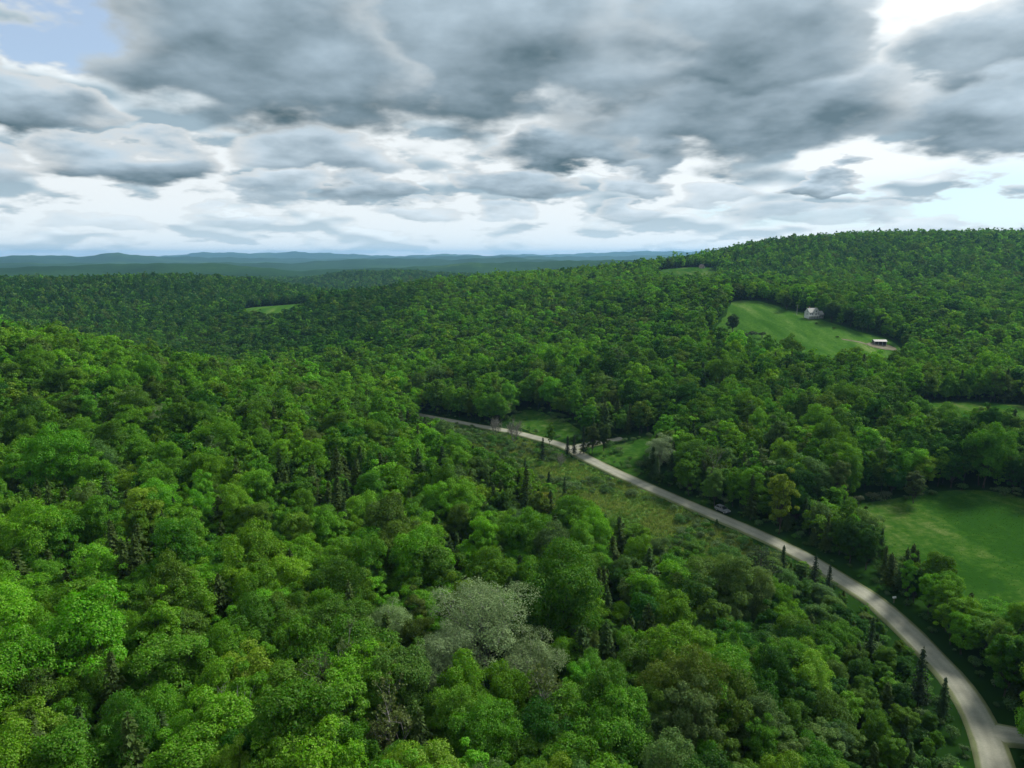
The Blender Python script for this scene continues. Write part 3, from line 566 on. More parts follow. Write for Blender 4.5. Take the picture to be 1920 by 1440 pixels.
NV = 9
BL = [dict(R=4.2, H=13.5, clear=2.0), dict(R=4.6, H=14.2, clear=2.2), dict(R=3.3, H=15., clear=2.0, nclump=74), dict(R=5.2, H=14.2, clear=2.2, nclump=100), dict(R=3.7, H=13., clear=1.6, nclump=70),
      dict(R=4.0, H=14.6, clear=2.0, open_=.25), dict(R=2.9, H=14., clear=2.0, nclump=62, open_=.2), dict(R=4.8, H=13.4, clear=1.8, nclump=90), dict(R=4.3, H=14., clear=1.8, nclump=80, open_=.1)]
hi = [broadleaf(100 + i, **b) for i, b in enumerate(BL)]
BROAD_PARTS = [t.parts('broadleaf', LEAF, BARK) for t in hi]
CON = [dict(R=2.9, H=13.5), dict(R=2.5, H=14.5, gap=.55), dict(R=3.1, H=12.5, droop=.32), dict(R=1.8, H=11., nb=7, gap=.42, droop=.3, ln=.5), dict(R=2.2, H=12.5, nb=7, gap=.45, ln=.52), dict(R=1.6, H=9., nb=7, gap=.36, ln=.5, wd=.3)]
con = [conifer(200 + i, **b) for i, b in enumerate(CON)]
CON_PARTS = [t.parts('conifer', NEEDLE, BARK) for t in con]
pop = [broadleaf(300, R=6.3, H=17.5, clear=4.5, nclump=95, per=330, ln=.22, wd=.15, open_=0., twigs=4), broadleaf(301, R=5., H=15.5, clear=4., nclump=75, per=330, ln=.22, wd=.15, open_=0., twigs=4), broadleaf(302, R=5.4, H=14.5, clear=3.5, nclump=80, per=330, ln=.22, wd=.15, open_=0., twigs=4)]
POP_PARTS = [t.parts('poplar', LEAF, PALE_BARK) for t in pop]
brc = [branching(310, 13., 4., 2600, .36, .26, kids=(9, 6, 4)), branching(311, 12., 4., 1900, .36, .26, kids=(9, 5, 4))]
BIR_PARTS = [t.parts('birch', LEAF, PALE_BARK) for t in brc]
bare = [branching(320, 12., 4., 0, kids=(8, 5, 3)), branching(321, 9., 4., 700, .22, .16, kids=(9, 6, 4), stems=4)]
BARE_PARTS = [t.parts('bare', LEAF, PALE_BARK) for t in bare]
pin = pine(330); PINE_PARTS = pin.parts('pine', NEEDLE, BARK)
shr = [shrub(340 + i, R=r, H=h) for i, (r, h) in enumerate([(1.7, 2.4), (1.4, 2.8), (2.1, 2.2)])]
SHR_PARTS = [t.parts('shrub', LEAF, BARK) for t in shr]

# prototypes for the mass of the forest, coarser with distance (not linked to the scene; scattered by geometry nodes)
def proto_collection(name, meshes):
    cl = bpy.data.collections.new(name)
    for i, me in enumerate(meshes): cl.objects.link(bpy.data.objects.new('%s_%02d' % (name, i), me))
    return cl
def lod(b, k, i):
    b = dict(b)
    if k == 1: return broadleaf(400 + i, **{**b, 'nclump': int(b.get('nclump', 80) * .85), 'per': 90, 'ln': .58, 'wd': .42, 'limbs': False})
    if k == 2: return broadleaf(500 + i, **{**b, 'nclump': int(b.get('nclump', 80) * .5), 'per': 30, 'ln': 1.1, 'wd': .85, 'limbs': False})
    return broadleaf(600 + i, **{**b, 'nclump': int(b.get('nclump', 80) * .28), 'per': 15, 'ln': 1.75, 'wd': 1.4, 'limbs': False})
BROAD_PROTO = proto_collection('broadleaf_proto', [t.whole('broadleaf', LEAF, BARK) for t in hi] + [lod(b, k, i).whole('broadleaf', LEAF, BARK) for k in (1, 2, 3) for i, b in enumerate(BL)])
clod = [conifer(700 + i, **{**b, 'gap': b.get('gap', .5) * 1.9, 'nb': 6, 'fine': .5, 'ln': 1.15, 'wd': .7}) for i, b in enumerate(CON)]
CON_PROTO = proto_collection('conifer_proto', [t.whole('conifer', NEEDLE, BARK) for t in con] + [t.whole('conifer', NEEDLE, BARK) for t in clod])
SHR_PROTO = proto_collection('shrub_proto', [t.whole('shrub', LEAF, BARK) for t in shr])
def scatter(name, coll, pos, idx, rot, scl, tint, label, category):
    me = bpy.data.meshes.new(name); n = len(pos); me.vertices.add(n); me.vertices.foreach_set('co', np.asarray(pos, np.float32).ravel())
    a = me.attributes.new('idx', 'INT', 'POINT'); a.data.foreach_set('value', np.asarray(idx, np.int32))
    a = me.attributes.new('rot', 'FLOAT_VECTOR', 'POINT'); a.data.foreach_set('vector', np.c_[np.zeros(n), np.zeros(n), rot].astype(np.float32).ravel())
    a = me.attributes.new('scl', 'FLOAT_VECTOR', 'POINT'); a.data.foreach_set('vector', np.asarray(scl, np.float32).ravel())
    a = me.attributes.new('tint', 'FLOAT_COLOR', 'POINT'); a.data.foreach_set('color', np.c_[tint, np.ones(n)].astype(np.float32).ravel())
    o = obj(name, me)
    ng = bpy.data.node_groups.new(name, 'GeometryNodeTree')
    ng.interface.new_socket('Geometry', in_out='INPUT', socket_type='NodeSocketGeometry'); ng.interface.new_socket('Geometry', in_out='OUTPUT', socket_type='NodeSocketGeometry')
    N = ng.nodes; L = ng.links; gi = N.new('NodeGroupInput'); go = N.new('NodeGroupOutput'); ip = N.new('GeometryNodeInstanceOnPoints'); ci = N.new('GeometryNodeCollectionInfo')
    ci.inputs['Collection'].default_value = coll; ci.inputs['Separate Children'].default_value = True; ci.inputs['Reset Children'].default_value = True
    def at(nm, ty):
        q = N.new('GeometryNodeInputNamedAttribute'); q.data_type = ty; q.inputs['Name'].default_value = nm; return q.outputs['Attribute']
    er = N.new('FunctionNodeEulerToRotation'); L.new(at('rot', 'FLOAT_VECTOR'), er.inputs[0])
    L.new(gi.outputs[0], ip.inputs['Points']); L.new(ci.outputs[0], ip.inputs['Instance']); ip.inputs['Pick Instance'].default_value = True
    L.new(at('idx', 'INT'), ip.inputs['Instance Index']); L.new(er.outputs[0], ip.inputs['Rotation']); L.new(at('scl', 'FLOAT_VECTOR'), ip.inputs['Scale']); L.new(ip.outputs[0], go.inputs[0])
    m = o.modifiers.new('scatter', 'NODES'); m.node_group = ng
    return P(o, label, category, kind='stuff')
# ------------------------------------------------------------------ trees: where they stand
def vnoise(x, y, scale, seed):
    def h(i, j):
        n = (i * 374761393 + j * 668265263 + seed * 982451653) & 0x7fffffff; n = (n ^ (n >> 13)) * 1274126177 & 0x7fffffff
        return ((n ^ (n >> 16)) & 0xffff) / 65535.
    x = np.asarray(x) / scale; y = np.asarray(y) / scale; i = np.floor(x).astype(np.int64); j = np.floor(y).astype(np.int64); fx = x - i; fy = y - j
    fx = fx * fx * (3 - 2 * fx); fy = fy * fy * (3 - 2 * fy)
    return (h(i, j) * (1 - fx) + h(i + 1, j) * fx) * (1 - fy) + (h(i, j + 1) * (1 - fx) + h(i + 1, j + 1) * fx) * fy
def fnoise(x, y, s, seed): return .6 * vnoise(x, y, s, seed) + .28 * vnoise(x, y, s * .43, seed + 7) + .12 * vnoise(x, y, s * .19, seed + 13)
RNG = np.random.default_rng(11)
def jgrid(y0, y1, s, halfang=41., pad=30.):
    xm = y1 * math.tan(rad(halfang)) + pad; gx_, gy_ = np.meshgrid(np.arange(-xm, xm, s), np.arange(-20, y1, s * .93)); gx_[::2] += s / 2
    x = gx_.ravel() + RNG.uniform(-.36, .36, gx_.size) * s; y = gy_.ravel() + RNG.uniform(-.36, .36, gx_.size) * s; r = np.hypot(x, y)
    ok = (r >= y0) & (r < y1) & (np.abs(x) < np.maximum(y, 0) * math.tan(rad(halfang)) + pad) & (y > 22); return x[ok], y[ok]
def signed_road(x, y):
    q = np.stack([x, y], 1); best = np.full(len(q), 1e9); sg = np.zeros(len(q))
    for i in range(len(ROAD) - 1):
        a = ROAD[i]; ab = ROAD[i + 1] - a; t = np.clip(((q - a) @ ab) / (ab @ ab), 0, 1); w_ = q - a - t[:, None] * ab; d = np.linalg.norm(w_, axis=1)
        m = d < best; best[m] = d[m]; sg[m] = np.sign(ab[0] * w_[m, 1] - ab[1] * w_[m, 0])
    return best, sg                                              # sign + : left of the road, the camera's side
HOUSE = (201., 476.); SHED = (217., 417.); COTTAGE = (231., 876.)
TONES = {'bright green': (.100, .270, .008), 'fresh green': (.078, .215, .008), 'mid green': (.056, .160, .009), 'dark green': (.025, .092, .008), 'yellow-green': (.118, .250, .012), 'olive green': (.064, .135, .014), 'grey-green': (.072, .145, .03)}
TNAMES = list(TONES); TCOL = np.array([TONES[k] for k in TNAMES]) * (1.1, 1.1, 1.1)
blocks = []
for (r0, r1, s, big, cls) in ((28, 165, 4.0, .68, 0), (165, 400, 4.2, .69, 1), (400, 800, 4.5, .67, 2), (800, 1300, 5.2, .7, 3), (1300, 2700, 7., .8, 3)):
    x, y = jgrid(r0, r1, s); n = len(x)
    d, sg = signed_road(x, y); ds = dist_line(SIDE, x, y); dp = dist_line(PULL, x, y)
    ok = (d > np.where(sg > 0, 4.4, 4.7)) & (ds > 4.2) & (dp > 4.) & (np.hypot(x - HOUSE[0], y - HOUSE[1]) > 10.5) & (np.hypot(x - SHED[0], y - SHED[1]) > 9) & (np.hypot(x - COTTAGE[0], y - COTTAGE[1]) > 8)
    wet = np.zeros(n, bool); wd_ = np.full(n, 1e9)
    for k, q in FIELDS.items():
        if r0 > 1000: break
        ins = inside(q, x, y); cl = np.r_[q, q[:1]][::2]
        if k.startswith('wet'): wet |= ins; wd_ = dist_line(np.r_[q, q[:1]][::2], x, y)
        else: ok &= ~ins & ~((dist_line(cl, x, y) < (1.0 if k == 'field1' else 2.4)))
    ok &= ~wet; x, y, d, sg, wd_ = x[ok], y[ok], d[ok], sg[ok], wd_[ok]; n = len(x)
    zone = fnoise(x, y, 38., 3); patch = fnoise(x, y, 120., 9)
    pc = np.where(zone > .57, .62, .06) + np.where((wd_ < 16) & (d > 14), .45, 0) + np.where((d < 16) & (sg > 0) & (y < 165), .35, 0) + np.where((x > 72) & (y < 128) & (x < 120), .35, 0)
    pc = np.where(x > 60, pc * .6, pc); pc = np.where(y > 350, pc * .35, pc)
    con_ = RNG.random(n) < np.clip(pc, 0, .8)
    hmax = np.where((sg > 0) & (d < 38) & (y < 210), 1.4 + .36 * np.maximum(d - 2.5, 0), 99.)
    hmax = np.where((sg < 0) & (d < 24) & (x > 70) & (y > 104) & (y < 178), np.minimum(hmax, 8.5), hmax)
    hmax = np.where((wd_ < 20) & (sg > 0), np.minimum(hmax, 6 + .6 * wd_), hmax)
    v = RNG.integers(0, NV, n); vc = RNG.choice(6, n, p=[.28, .2, .22, .1, .12, .08]); small = (hmax < 10) | (wd_ < 10); vc = np.where(small, RNG.integers(3, 6, n), vc)
    sz = np.clip(RNG.normal(1., .24, n), .55, 1.7 if r0 < 400 else 1.3) * big * (.9 + .25 * patch)
    Hs = np.where(con_, np.array([c_['H'] for c_ in CON])[vc], np.array([b['H'] for b in BL])[v]); sz = np.minimum(sz, hmax / Hs); sz = np.maximum(sz, .13)
    wide = np.clip(RNG.normal(1., .1, n), .78, 1.25); tall = np.clip(RNG.normal(1.12, .11, n), .85, 1.45)
    wide = np.where(con_, wide * 1.3, wide); tall = np.where(con_, tall * .9, tall)
    squat = np.where(sz < .7, 1 + (.7 - sz) * .7, 1.)
    scl = np.c_[sz * wide * squat, sz * wide * squat * RNG.uniform(.9, 1.1, n), sz * tall]
    # tone: brighter on the near hillside, far-left cloud shadow painted as darker trees, patchy everywhere
    g = fnoise(x, y, 60., 21); u = RNG.random(n)
    pr = np.tile(np.array([.20, .26, .23, .11, .04, .11, .06]), (n, 1))
    farl_shade = (x < -100) & (y > 520); pr[farl_shade] *= [.06, .2, .9, 6., .1, .9, .6]; leftn = (x < 15) & (y < 330); pr[leftn] *= [1.5, 1.3, .8, .4, 1., .8, .8]; rightn = (x > 60); pr[rightn] *= [.6, .9, 1.2, 1.7, .9, .9, .6]
    scrub = (sg > 0) & (d < 42) & (y < 205); pr[scrub] *= [.3, .6, 1.2, 1.5, .8, 2., 3.]
    pr[:, 0] *= np.clip((g - .25) * 4, .2, 3); pr[:, 3] *= np.clip((.75 - g) * 4, .2, 3); pr[:, 6] *= np.where(wd_ < 40, 2.5, 1)
    crest = (y > 720) & (y < 900) & (x > -20) & (x < 210); pr[crest] *= [2.2, 1.3, .5, .3, 7., .5, .5]  # sunlit strip on the ridge put into tree colour as extra yellow-green
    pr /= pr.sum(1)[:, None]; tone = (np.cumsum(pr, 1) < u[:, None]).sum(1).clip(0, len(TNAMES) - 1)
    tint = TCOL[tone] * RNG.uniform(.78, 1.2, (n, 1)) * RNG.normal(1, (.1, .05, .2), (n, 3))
    ct = np.array([(.036, .066, .012), (.040, .070, .014), (.028, .062, .013)])[RNG.integers(0, 3, n)] * RNG.uniform(.8, 1.25, (n, 1))
    tint = np.where(con_[:, None], ct, tint)
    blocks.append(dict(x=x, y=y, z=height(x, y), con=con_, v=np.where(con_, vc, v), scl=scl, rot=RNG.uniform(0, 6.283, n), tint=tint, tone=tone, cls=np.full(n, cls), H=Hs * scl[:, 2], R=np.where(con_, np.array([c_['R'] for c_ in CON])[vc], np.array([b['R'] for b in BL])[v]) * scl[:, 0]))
T = {k: np.concatenate([b[k] for b in blocks]) for k in blocks[0]}
# wetland shrubs
sx, sy = jgrid(62, 330, 3.0); q = FIELDS['wetland7']
dR, sR = signed_road(sx, sy); bare_patch = (((sx - 20) / 15) ** 2 + ((sy - 212) / 26) ** 2 < 1) | (((sx - 33) / 12) ** 2 + ((sy - 183) / 17) ** 2 < 1)
ok = (inside(q, sx, sy) & (dR > 3.6) & (fnoise(sx, sy, 16., 5) > np.where(bare_patch, .62, .33))) | ((dR > 3.5) & (dR < 6.5) & (RNG.random(len(sx)) < .5)) | ((sR > 0) & (dR > 3.4) & (dR < 11) & (sy < 165) & (RNG.random(len(sx)) < .8)) | ((sR < 0) & (dR > 4.2) & (dR < 15) & (sy < 245) & (RNG.random(len(sx)) < .55))
edge = np.full(len(sx), 1e9)
for k in ('field1', 'field5', 'field6'): edge = np.minimum(edge, dist_line(np.r_[FIELDS[k], FIELDS[k][:1]], sx, sy))
ok |= (edge < 2.2) & (dR > 5) & (RNG.random(len(sx)) < .55)
ok &= (dist_line(SIDE, sx, sy) > 3.5) & (dist_line(PULL, sx, sy) > 3.5) & ~((np.hypot(sx - 57, sy - 186) < 5))
sx, sy, dR, sR = sx[ok], sy[ok], dR[ok], sR[ok]; n = len(sx)
ss = RNG.uniform(.45, 1.15, n) * np.clip(dR / 7.5, .4, 1)
S = dict(x=sx, y=sy, z=height(sx, sy), v=RNG.integers(0, 3, n), rot=RNG.uniform(0, 6.28, n), scl=np.c_[ss, ss, ss * RNG.uniform(.8, 1.15, n)],
         tint=np.array([(.075, .155, .042), (.062, .155, .032), (.105, .175, .062), (.072, .13, .042), (.056, .165, .02)])[RNG.integers(0, 5, n)] * RNG.uniform(.8, 1.2, (n, 1)))

# drop what the ground and the nearer canopy hide completely
azb = np.degrees(np.arctan2(T['x'], T['y'])); rr_ = np.hypot(T['x'], T['y'])
ra = np.arange(40, 2800, 12.); aa = np.arange(-48, 48.1, .5); A2, R2 = np.meshgrid(np.radians(aa), ra, indexing='ij')
gh = height(R2 * np.sin(A2), R2 * np.cos(A2)); slope = np.maximum.accumulate((gh + np.where(R2 > 500, 6, 2) - 70) / R2, axis=1)
ai = np.clip(np.round((azb + 48) / .5).astype(int), 0, len(aa) - 1); ri = np.clip(((rr_ - 40 - 24) / 12).astype(int), 0, len(ra) - 1)
keep = ((T['z'] + T['H'] - 70) / rr_ > slope[ai, ri] - .002) | (rr_ < 120)
T = {k: a[keep] for k, a in T.items()}
# hand-placed trees are cleared of neighbours: (kind, x, y, scale, tint, label, category, name)
for sp in SPECIALS:
    rr2 = sp[8] if len(sp) > 8 else 4.5
    k2 = np.hypot(T['x'] - sp[1], T['y'] - sp[2]) > rr2; T = {k: a[k2] for k, a in T.items()}
    k2 = np.hypot(S['x'] - sp[1], S['y'] - sp[2]) > min(rr2, 2.); S = {k: a[k2] for k, a in S.items()}

# which trees show largest in the view: near to far, each crown covers its disc
cp_, sp_ = math.cos(rad(10.3)), math.sin(rad(10.3)); FX = 1331 / 4.
def project(x, y, z):
    dz = z - 70; dep = y * cp_ - dz * sp_; up = y * sp_ + dz * cp_; return 240 + FX * x / dep, 180 - FX * up / dep, dep
def seen(D, hz_, Rr, rmax):
    r = np.hypot(D['x'], D['y']); px, py, dep = project(D['x'], D['y'], D['z'] + hz_); return px, py, dep, r
def visible(px, py, rad_, order, occ):
    got = np.zeros(len(px))
    for i in order:
        x0, x1 = int(max(0, px[i] - rad_[i])), int(min(480, px[i] + rad_[i] + 1)); y0, y1 = int(max(0, py[i] - rad_[i])), int(min(360, py[i] + rad_[i] + 1))
        if x1 <= x0 or y1 <= y0: continue
        yy, xx = np.ogrid[y0:y1, x0:x1]; m = ((xx + .5 - px[i]) ** 2 + (yy + .5 - py[i]) ** 2) < rad_[i] ** 2; o_ = occ[y0:y1, x0:x1]; got[i] = (m & ~o_).sum(); o_ |= m
    return got
tpx, tpy, tdep, tr = seen(T, T['H'] * .66, T['R'], 0)
spx, spy, sdep, sr = seen(S, S['scl'][:, 2] * 1.3, 0, 0)
allpx = np.r_[tpx, spx]; allpy = np.r_[tpy, spy]; allrad = np.r_[T['R'] * FX / tdep, S['scl'][:, 0] * 1.6 * FX / sdep]; allr = np.r_[tr, sr]
order = [i for i in np.argsort(allr) if allr[i] < 420]
got = visible(allpx, allpy, allrad, order, np.zeros((360, 480), bool)); gT, gS = got[:len(tpx)], got[len(tpx):]
def pick(score, mask, n):
    s_ = np.where(mask, score, 0); o_ = np.argsort(-s_)[:n]; return o_[s_[o_] > 3]
selB = pick(gT, ~T['con'], 300); selC = pick(gT, T['con'], 230); selS = pick(gS, np.ones(len(gS), bool), 200)

ORD = 'first second third fourth fifth sixth seventh eighth ninth tenth eleventh twelfth thirteenth fourteenth fifteenth sixteenth seventeenth eighteenth nineteenth twentieth'.split()
ORD += ['twenty-' + o for o in ORD[:9]] + ['thirtieth'] + ['thirty-' + o for o in ORD[:9]]
def rows(sel, px, py, per):
    """row number counted up from the bottom edge of the view, place counted from the left within the row"""
    o_ = sel[np.argsort(-py[sel])]; out = {}
    for k in range(0, len(o_), per):
        for j, i in enumerate(sorted(o_[k:k + per], key=lambda i: px[i])): out[i] = (ORD[k // per], ORD[j])
    return out
def plant(name, parts, loc, rz, scale, tint, label, category, group=None):
    e = P(empty(name, loc, rz, scale), label, category, group)
    t = obj('trunk', parts[0], e)
    if parts[1] is not None:
        c_ = obj('crown', parts[1], e); c_['tint'] = [float(q) for q in tint]
    return e
rw = rows(selB, tpx, tpy, 20)
shape = ['rounded', 'rounded', 'tall', 'broad', 'compact', 'loose-leaved', 'slender', 'broad', 'rounded']
for i in selB:
    v = T['v'][i]; tn = TNAMES[T['tone'][i]]
    plant('broadleaf_tree', BROAD_PARTS[v], (T['x'][i], T['y'][i], T['z'][i]), T['rot'][i], T['scl'][i], T['tint'][i],
          '%s %s broadleaf tree, %s from left in %s row of leafy crowns from bottom' % (tn, shape[v], rw[i][1], rw[i][0]), 'tree', 'broadleaf trees of the near forest')
rw = rows(selC, tpx, tpy, 20)
for i in selC:
    v = T['v'][i]
    plant('conifer_tree', CON_PARTS[v], (T['x'][i], T['y'][i], T['z'][i]), T['rot'][i], T['scl'][i], T['tint'][i],
          'dark %s conifer, %s from left in %s row of conifers from bottom' % ('conical' if v < 3 else 'narrow', rw[i][1], rw[i][0]), 'conifer', 'conifers of the near forest')
rw = rows(selS, spx, spy, 20)
for i in selS:
    v = S['v'][i]
    plant('shrub', SHR_PARTS[v], (S['x'][i], S['y'][i], S['z'][i]), S['rot'][i], S['scl'][i], S['tint'][i],
          'low wetland shrub by the road, %s from left in %s row of shrubs from bottom' % (rw[i][1], rw[i][0]), 'shrub', 'shrubs of the roadside wetland')
rest = np.ones(len(T['x']), bool); rest[selB] = False; rest[selC] = False
def mass(name, coll, m, D, idx, label, cat):
    scatter(name, coll, np.c_[D['x'], D['y'], D['z']][m], idx[m], D['rot'][m], D['scl'][m], D['tint'][m], label, cat)
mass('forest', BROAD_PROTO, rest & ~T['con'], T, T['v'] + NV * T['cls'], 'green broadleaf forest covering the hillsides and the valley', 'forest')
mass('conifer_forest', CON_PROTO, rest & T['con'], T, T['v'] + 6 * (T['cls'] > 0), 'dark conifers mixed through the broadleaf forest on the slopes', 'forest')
rs = np.ones(len(S['x']), bool); rs[selS] = False
mass('undergrowth', SHR_PROTO, rs, S, S['v'], 'low green scrub between the road and the wetland shrubs', 'undergrowth')
for sp in SPECIALS:
    kind, x, y, s_, tint, label, cat, name = sp[:8]
    parts = {'pop0': POP_PARTS[0], 'pop1': POP_PARTS[1], 'pop2': POP_PARTS[2], 'bir0': BIR_PARTS[0], 'bir1': BIR_PARTS[1], 'bare0': BARE_PARTS[0], 'bare1': BARE_PARTS[1], 'pine': PINE_PARTS,
             'shr0': SHR_PARTS[0], 'shr1': SHR_PARTS[1], 'shr2': SHR_PARTS[2]}.get(kind) or (CON_PARTS if kind[:3] == 'con' else BROAD_PARTS)[int(kind[3:])]
    s3 = s_ if isinstance(s_, tuple) else (s_, s_, s_)
    plant(name, parts, (x, y, hz(x, y)), (x * 7.3 + y) % 6.28, s3, tint, label, cat)
# grass tufts
def tuft(seed):
    s = TB(seed); rng = s.rng; n = 16; a = rng.uniform(0, 6.28, n); p = np.c_[rng.normal(0, .16, n), rng.normal(0, .16, n), rng.uniform(.12, .3, n)]
    s.leaves(p, np.c_[np.cos(a), np.sin(a), rng.normal(0, .2, n)], .55, .09, np.c_[rng.normal(0, .25, n), rng.normal(0, .25, n), np.ones(n)]); return mesh_np('tuft', *[s.arrays()[2], s.arrays()[3]], LEAF, attrs={'lv': s.arrays()[4]})
TUFT = proto_collection('grass_proto', [tuft(1), tuft(2), tuft(3)])
def grass(name, q, step, cols, label, smin, smax):
    mn, mx = q.min(0), q.max(0); gx_, gy_ = np.meshgrid(np.arange(mn[0], mx[0], step), np.arange(mn[1], mx[1], step)); gx_ = gx_.ravel() + RNG.uniform(-.5, .5, gx_.size) * step; gy_ = gy_.ravel() + RNG.uniform(-.5, .5, gy_.size) * step
    ok = inside(q, gx_, gy_) & (dist_line(ROAD, gx_, gy_) > 3.3); gx_, gy_ = gx_[ok], gy_[ok]; n = len(gx_); f = fnoise(gx_, gy_, 14., 77) + RNG.normal(0, .1, n); cc = np.array(cols); ci = np.clip((f * 1.6 - .3) * len(cc), 0, len(cc) - 1).astype(int); s_ = RNG.uniform(smin, smax, n) * (.6 + .8 * f)
    scatter(name, TUFT, np.c_[gx_, gy_, height(gx_, gy_) + .05], RNG.integers(0, 3, n), RNG.uniform(0, 6.28, n), np.c_[s_ * 1.4, s_ * 1.4, s_], cc[ci] * RNG.uniform(.8, 1.2, (n, 1)), label, 'grass')
grass('grass', FIELDS['wetland7'], .85, [(.07, .16, .028), (.10, .19, .036), (.16, .23, .052), (.13, .19, .045)], 'pale rough grass of the wet meadow beside the road', .8, 1.7)
grass('grass', FIELDS['field1'], .9, [(.032, .095, .011), (.042, .115, .014), (.08, .145, .028)], 'green grass of the meadow behind the roadside trees', .18, .4)
# ------------------------------------------------------------------ buildings
WHITE = plain('white_clapboard', (.46, .48, .46)); ROOFM = plain('grey_shingle', (.27, .28, .26)); GLASS = plain('dark_glass', (.02, .025, .03), .12); TRIM = plain('white_trim', (.6, .61, .6))
GREYW = plain('grey_foundation_shaded_wing', (.30, .33, .34)); WOOD = plain('weathered_wood', (.16, .13, .10)); TIN = plain('pale_tin_roof', (.14, .14, .13), .5); DARKW = plain('dark_boards', (.07, .06, .055))
BRICKM = plain('chimney_brick', (.30, .16, .11))
def gable(e, x0, x1, y0, y1, zw, zr, wall, roof, axis='x', z0=0., over=.35):
    w_ = MB()
    if axis == 'x': w_.prism([(y0, z0), (y1, z0), (y1, zw), ((y0 + y1) / 2, zr), (y0, zw)], 'x', x0, x1)
    else: w_.prism([(x0, z0), (x1, z0), (x1, zw), ((x0 + x1) / 2, zr), (x0, zw)], 'y', y0, y1)
    wl = w_.build('wall', wall, e)
    a, b, m = (y0, y1, (y0 + y1) / 2) if axis == 'x' else (x0, x1, (x0 + x1) / 2); sl = (zr - zw) / (m - a)
    r_ = MB(); t = .16; prof = [(a - over, zw - over * sl + .03), (m, zr + .03), (b + over, zw - over * sl + .03), (b + over, zw - over * sl + .03 + t), (m, zr + .03 + t), (a - over, zw - over * sl + .03 + t)]
    lo, hi_ = (x0, x1) if axis == 'x' else (y0, y1); r_.prism(prof, axis, lo - over, hi_ + over)
    return wl, r_.build('roof', roof, e)
def window(e, x, z, w, h, y, dirn=-1, axis='x'):
    """frame proud of the wall with a recessed dark pane; the wall lies in the plane y (or x)"""
    def bx(m, a0, a1, d0, d1, z0, z1): return m.box(a0, a1, min(d0, d1), max(d0, d1), z0, z1) if axis == 'x' else m.box(min(d0, d1), max(d0, d1), a0, a1, z0, z1)
    f = MB(); t = .12
    for q in ((x - w / 2 - t, x - w / 2, z - t, z + h + t), (x + w / 2, x + w / 2 + t, z - t, z + h + t), (x - w / 2, x + w / 2, z + h, z + h + t), (x - w / 2, x + w / 2, z - t, z), (x - w / 2, x + w / 2, z + h * .48, z + h * .54)):
        bx(f, q[0], q[1], y - .02 * dirn, y + .08 * dirn, q[2], q[3])
    o = f.build('window', TRIM, e); g = MB(); bx(g, x - w / 2, x + w / 2, y - .01 * dirn, y + .025 * dirn, z, z + h); g.build('pane', GLASS, o)
zh = hz(*HOUSE)
hs = P(empty('house', (HOUSE[0], HOUSE[1], zh - .3), rad(14), (.78, .78, .82)), 'white two-storey house with gabled roof and front dormer on the field', 'house')
gable(hs, -5, 4.2, -3.4, 3.6, 5.2, 8.4, WHITE, ROOFM, 'x')
gable(hs, -1.2, 2.2, -4.4, -3.0, 5.9, 8.9, WHITE, ROOFM, 'y', .5)
gable(hs, 4.25, 9.5, -2.6, 3.0, 3.4, 5.9, GREYW, ROOFM, 'x')  # right wing: its shade is painted in as a greyer wall colour
for x_ in (-4., -2.4): window(hs, x_, 3.1, .9, 1.5, -3.4)
window(hs, .5, 3.0, 1.7, 1.5, -4.4); window(hs, .5, 5.6, 1.0, 1.2, -4.4); window(hs, 3.2, 3.1, .9, 1.5, -3.4); window(hs, 6.0, 1.2, .9, 1.3, -2.6); window(hs, 8., 1.2, .9, 1.3, -2.6)
window(hs, 0., 3.0, 1., 1.5, -5, -1, 'y'); window(hs, 0., 5.6, .9, 1.1, -5, -1, 'y')
d_ = MB().box(2.55, 3.55, -3.47, -3.38, .3, 2.4).build('door', plain('door_paint', (.12, .16, .17)), hs); MB().box(3.38, 3.45, -3.54, -3.47, 1.2, 1.35).build('handle', TRIM, d_)
MB().box(-7.6, 2.4, -6.9, -3.45, 2.45, 2.62).build('deck', TRIM, hs)
for x_ in (-7.4, -4.9, -2.4, .1, 2.2): MB().box(x_ - .09, x_ + .09, -6.8, -6.62, -1.6, 2.45).build('deck_post', WOOD, hs)
rl = MB().box(-7.6, 2.4, -6.9, -6.8, 3.4, 3.5)
for k in range(11): rl.box(-7.55 + k * .98, -7.47 + k * .98, -6.89, -6.81, 2.62, 3.4)
rl.build('railing', TRIM, hs); MB().box(-3.0, -2.2, .4, 1.1, 6.8, 9.6).build('chimney', BRICKM, hs); MB().box(-5.1, 4.3, -3.5, 3.7, -1.6, .5).build('foundation', GREYW, hs)
zs = hz(*SHED)
sh = P(empty('shed', (SHED[0], SHED[1], zs), rad(-8), (.68, .68, .66)), 'open-fronted shed with pale low roof at the right end of the mown field', 'shed')
MB().prism([(-3.6, 2.7), (0, 4.1), (3.6, 2.9), (3.6, 3.05), (0, 4.28), (-3.6, 2.86)], 'x', -5.4, 5.4).build('roof', TIN, sh)
MB().box(-5, 5, 3.0, 3.12, -.5, 2.9).build('back_wall', DARKW, sh); MB().prism([(-3.1, -.5), (3.0, -.5), (3.0, 2.9), (0, 3.9), (-3.1, 2.7)], 'x', -5.0, -4.9).build('side_wall', DARKW, sh); MB().prism([(-3.1, -.5), (3.0, -.5), (3.0, 2.9), (0, 3.9), (-3.1, 2.7)], 'x', 4.9, 5.0).build('side_wall', DARKW, sh)
for x_ in (-4.7, -1.6, 1.6, 4.7): MB().box(x_ - .1, x_ + .1, -3.2, -3.0, -.5, 2.8).build('post', TRIM, sh)
DIRT = ground_material('packed_dirt', [(.35, (.10, .09, .06)), (.5, (.17, .155, .11)), (.65, (.22, .21, .165))], .25, 1.6, .3)
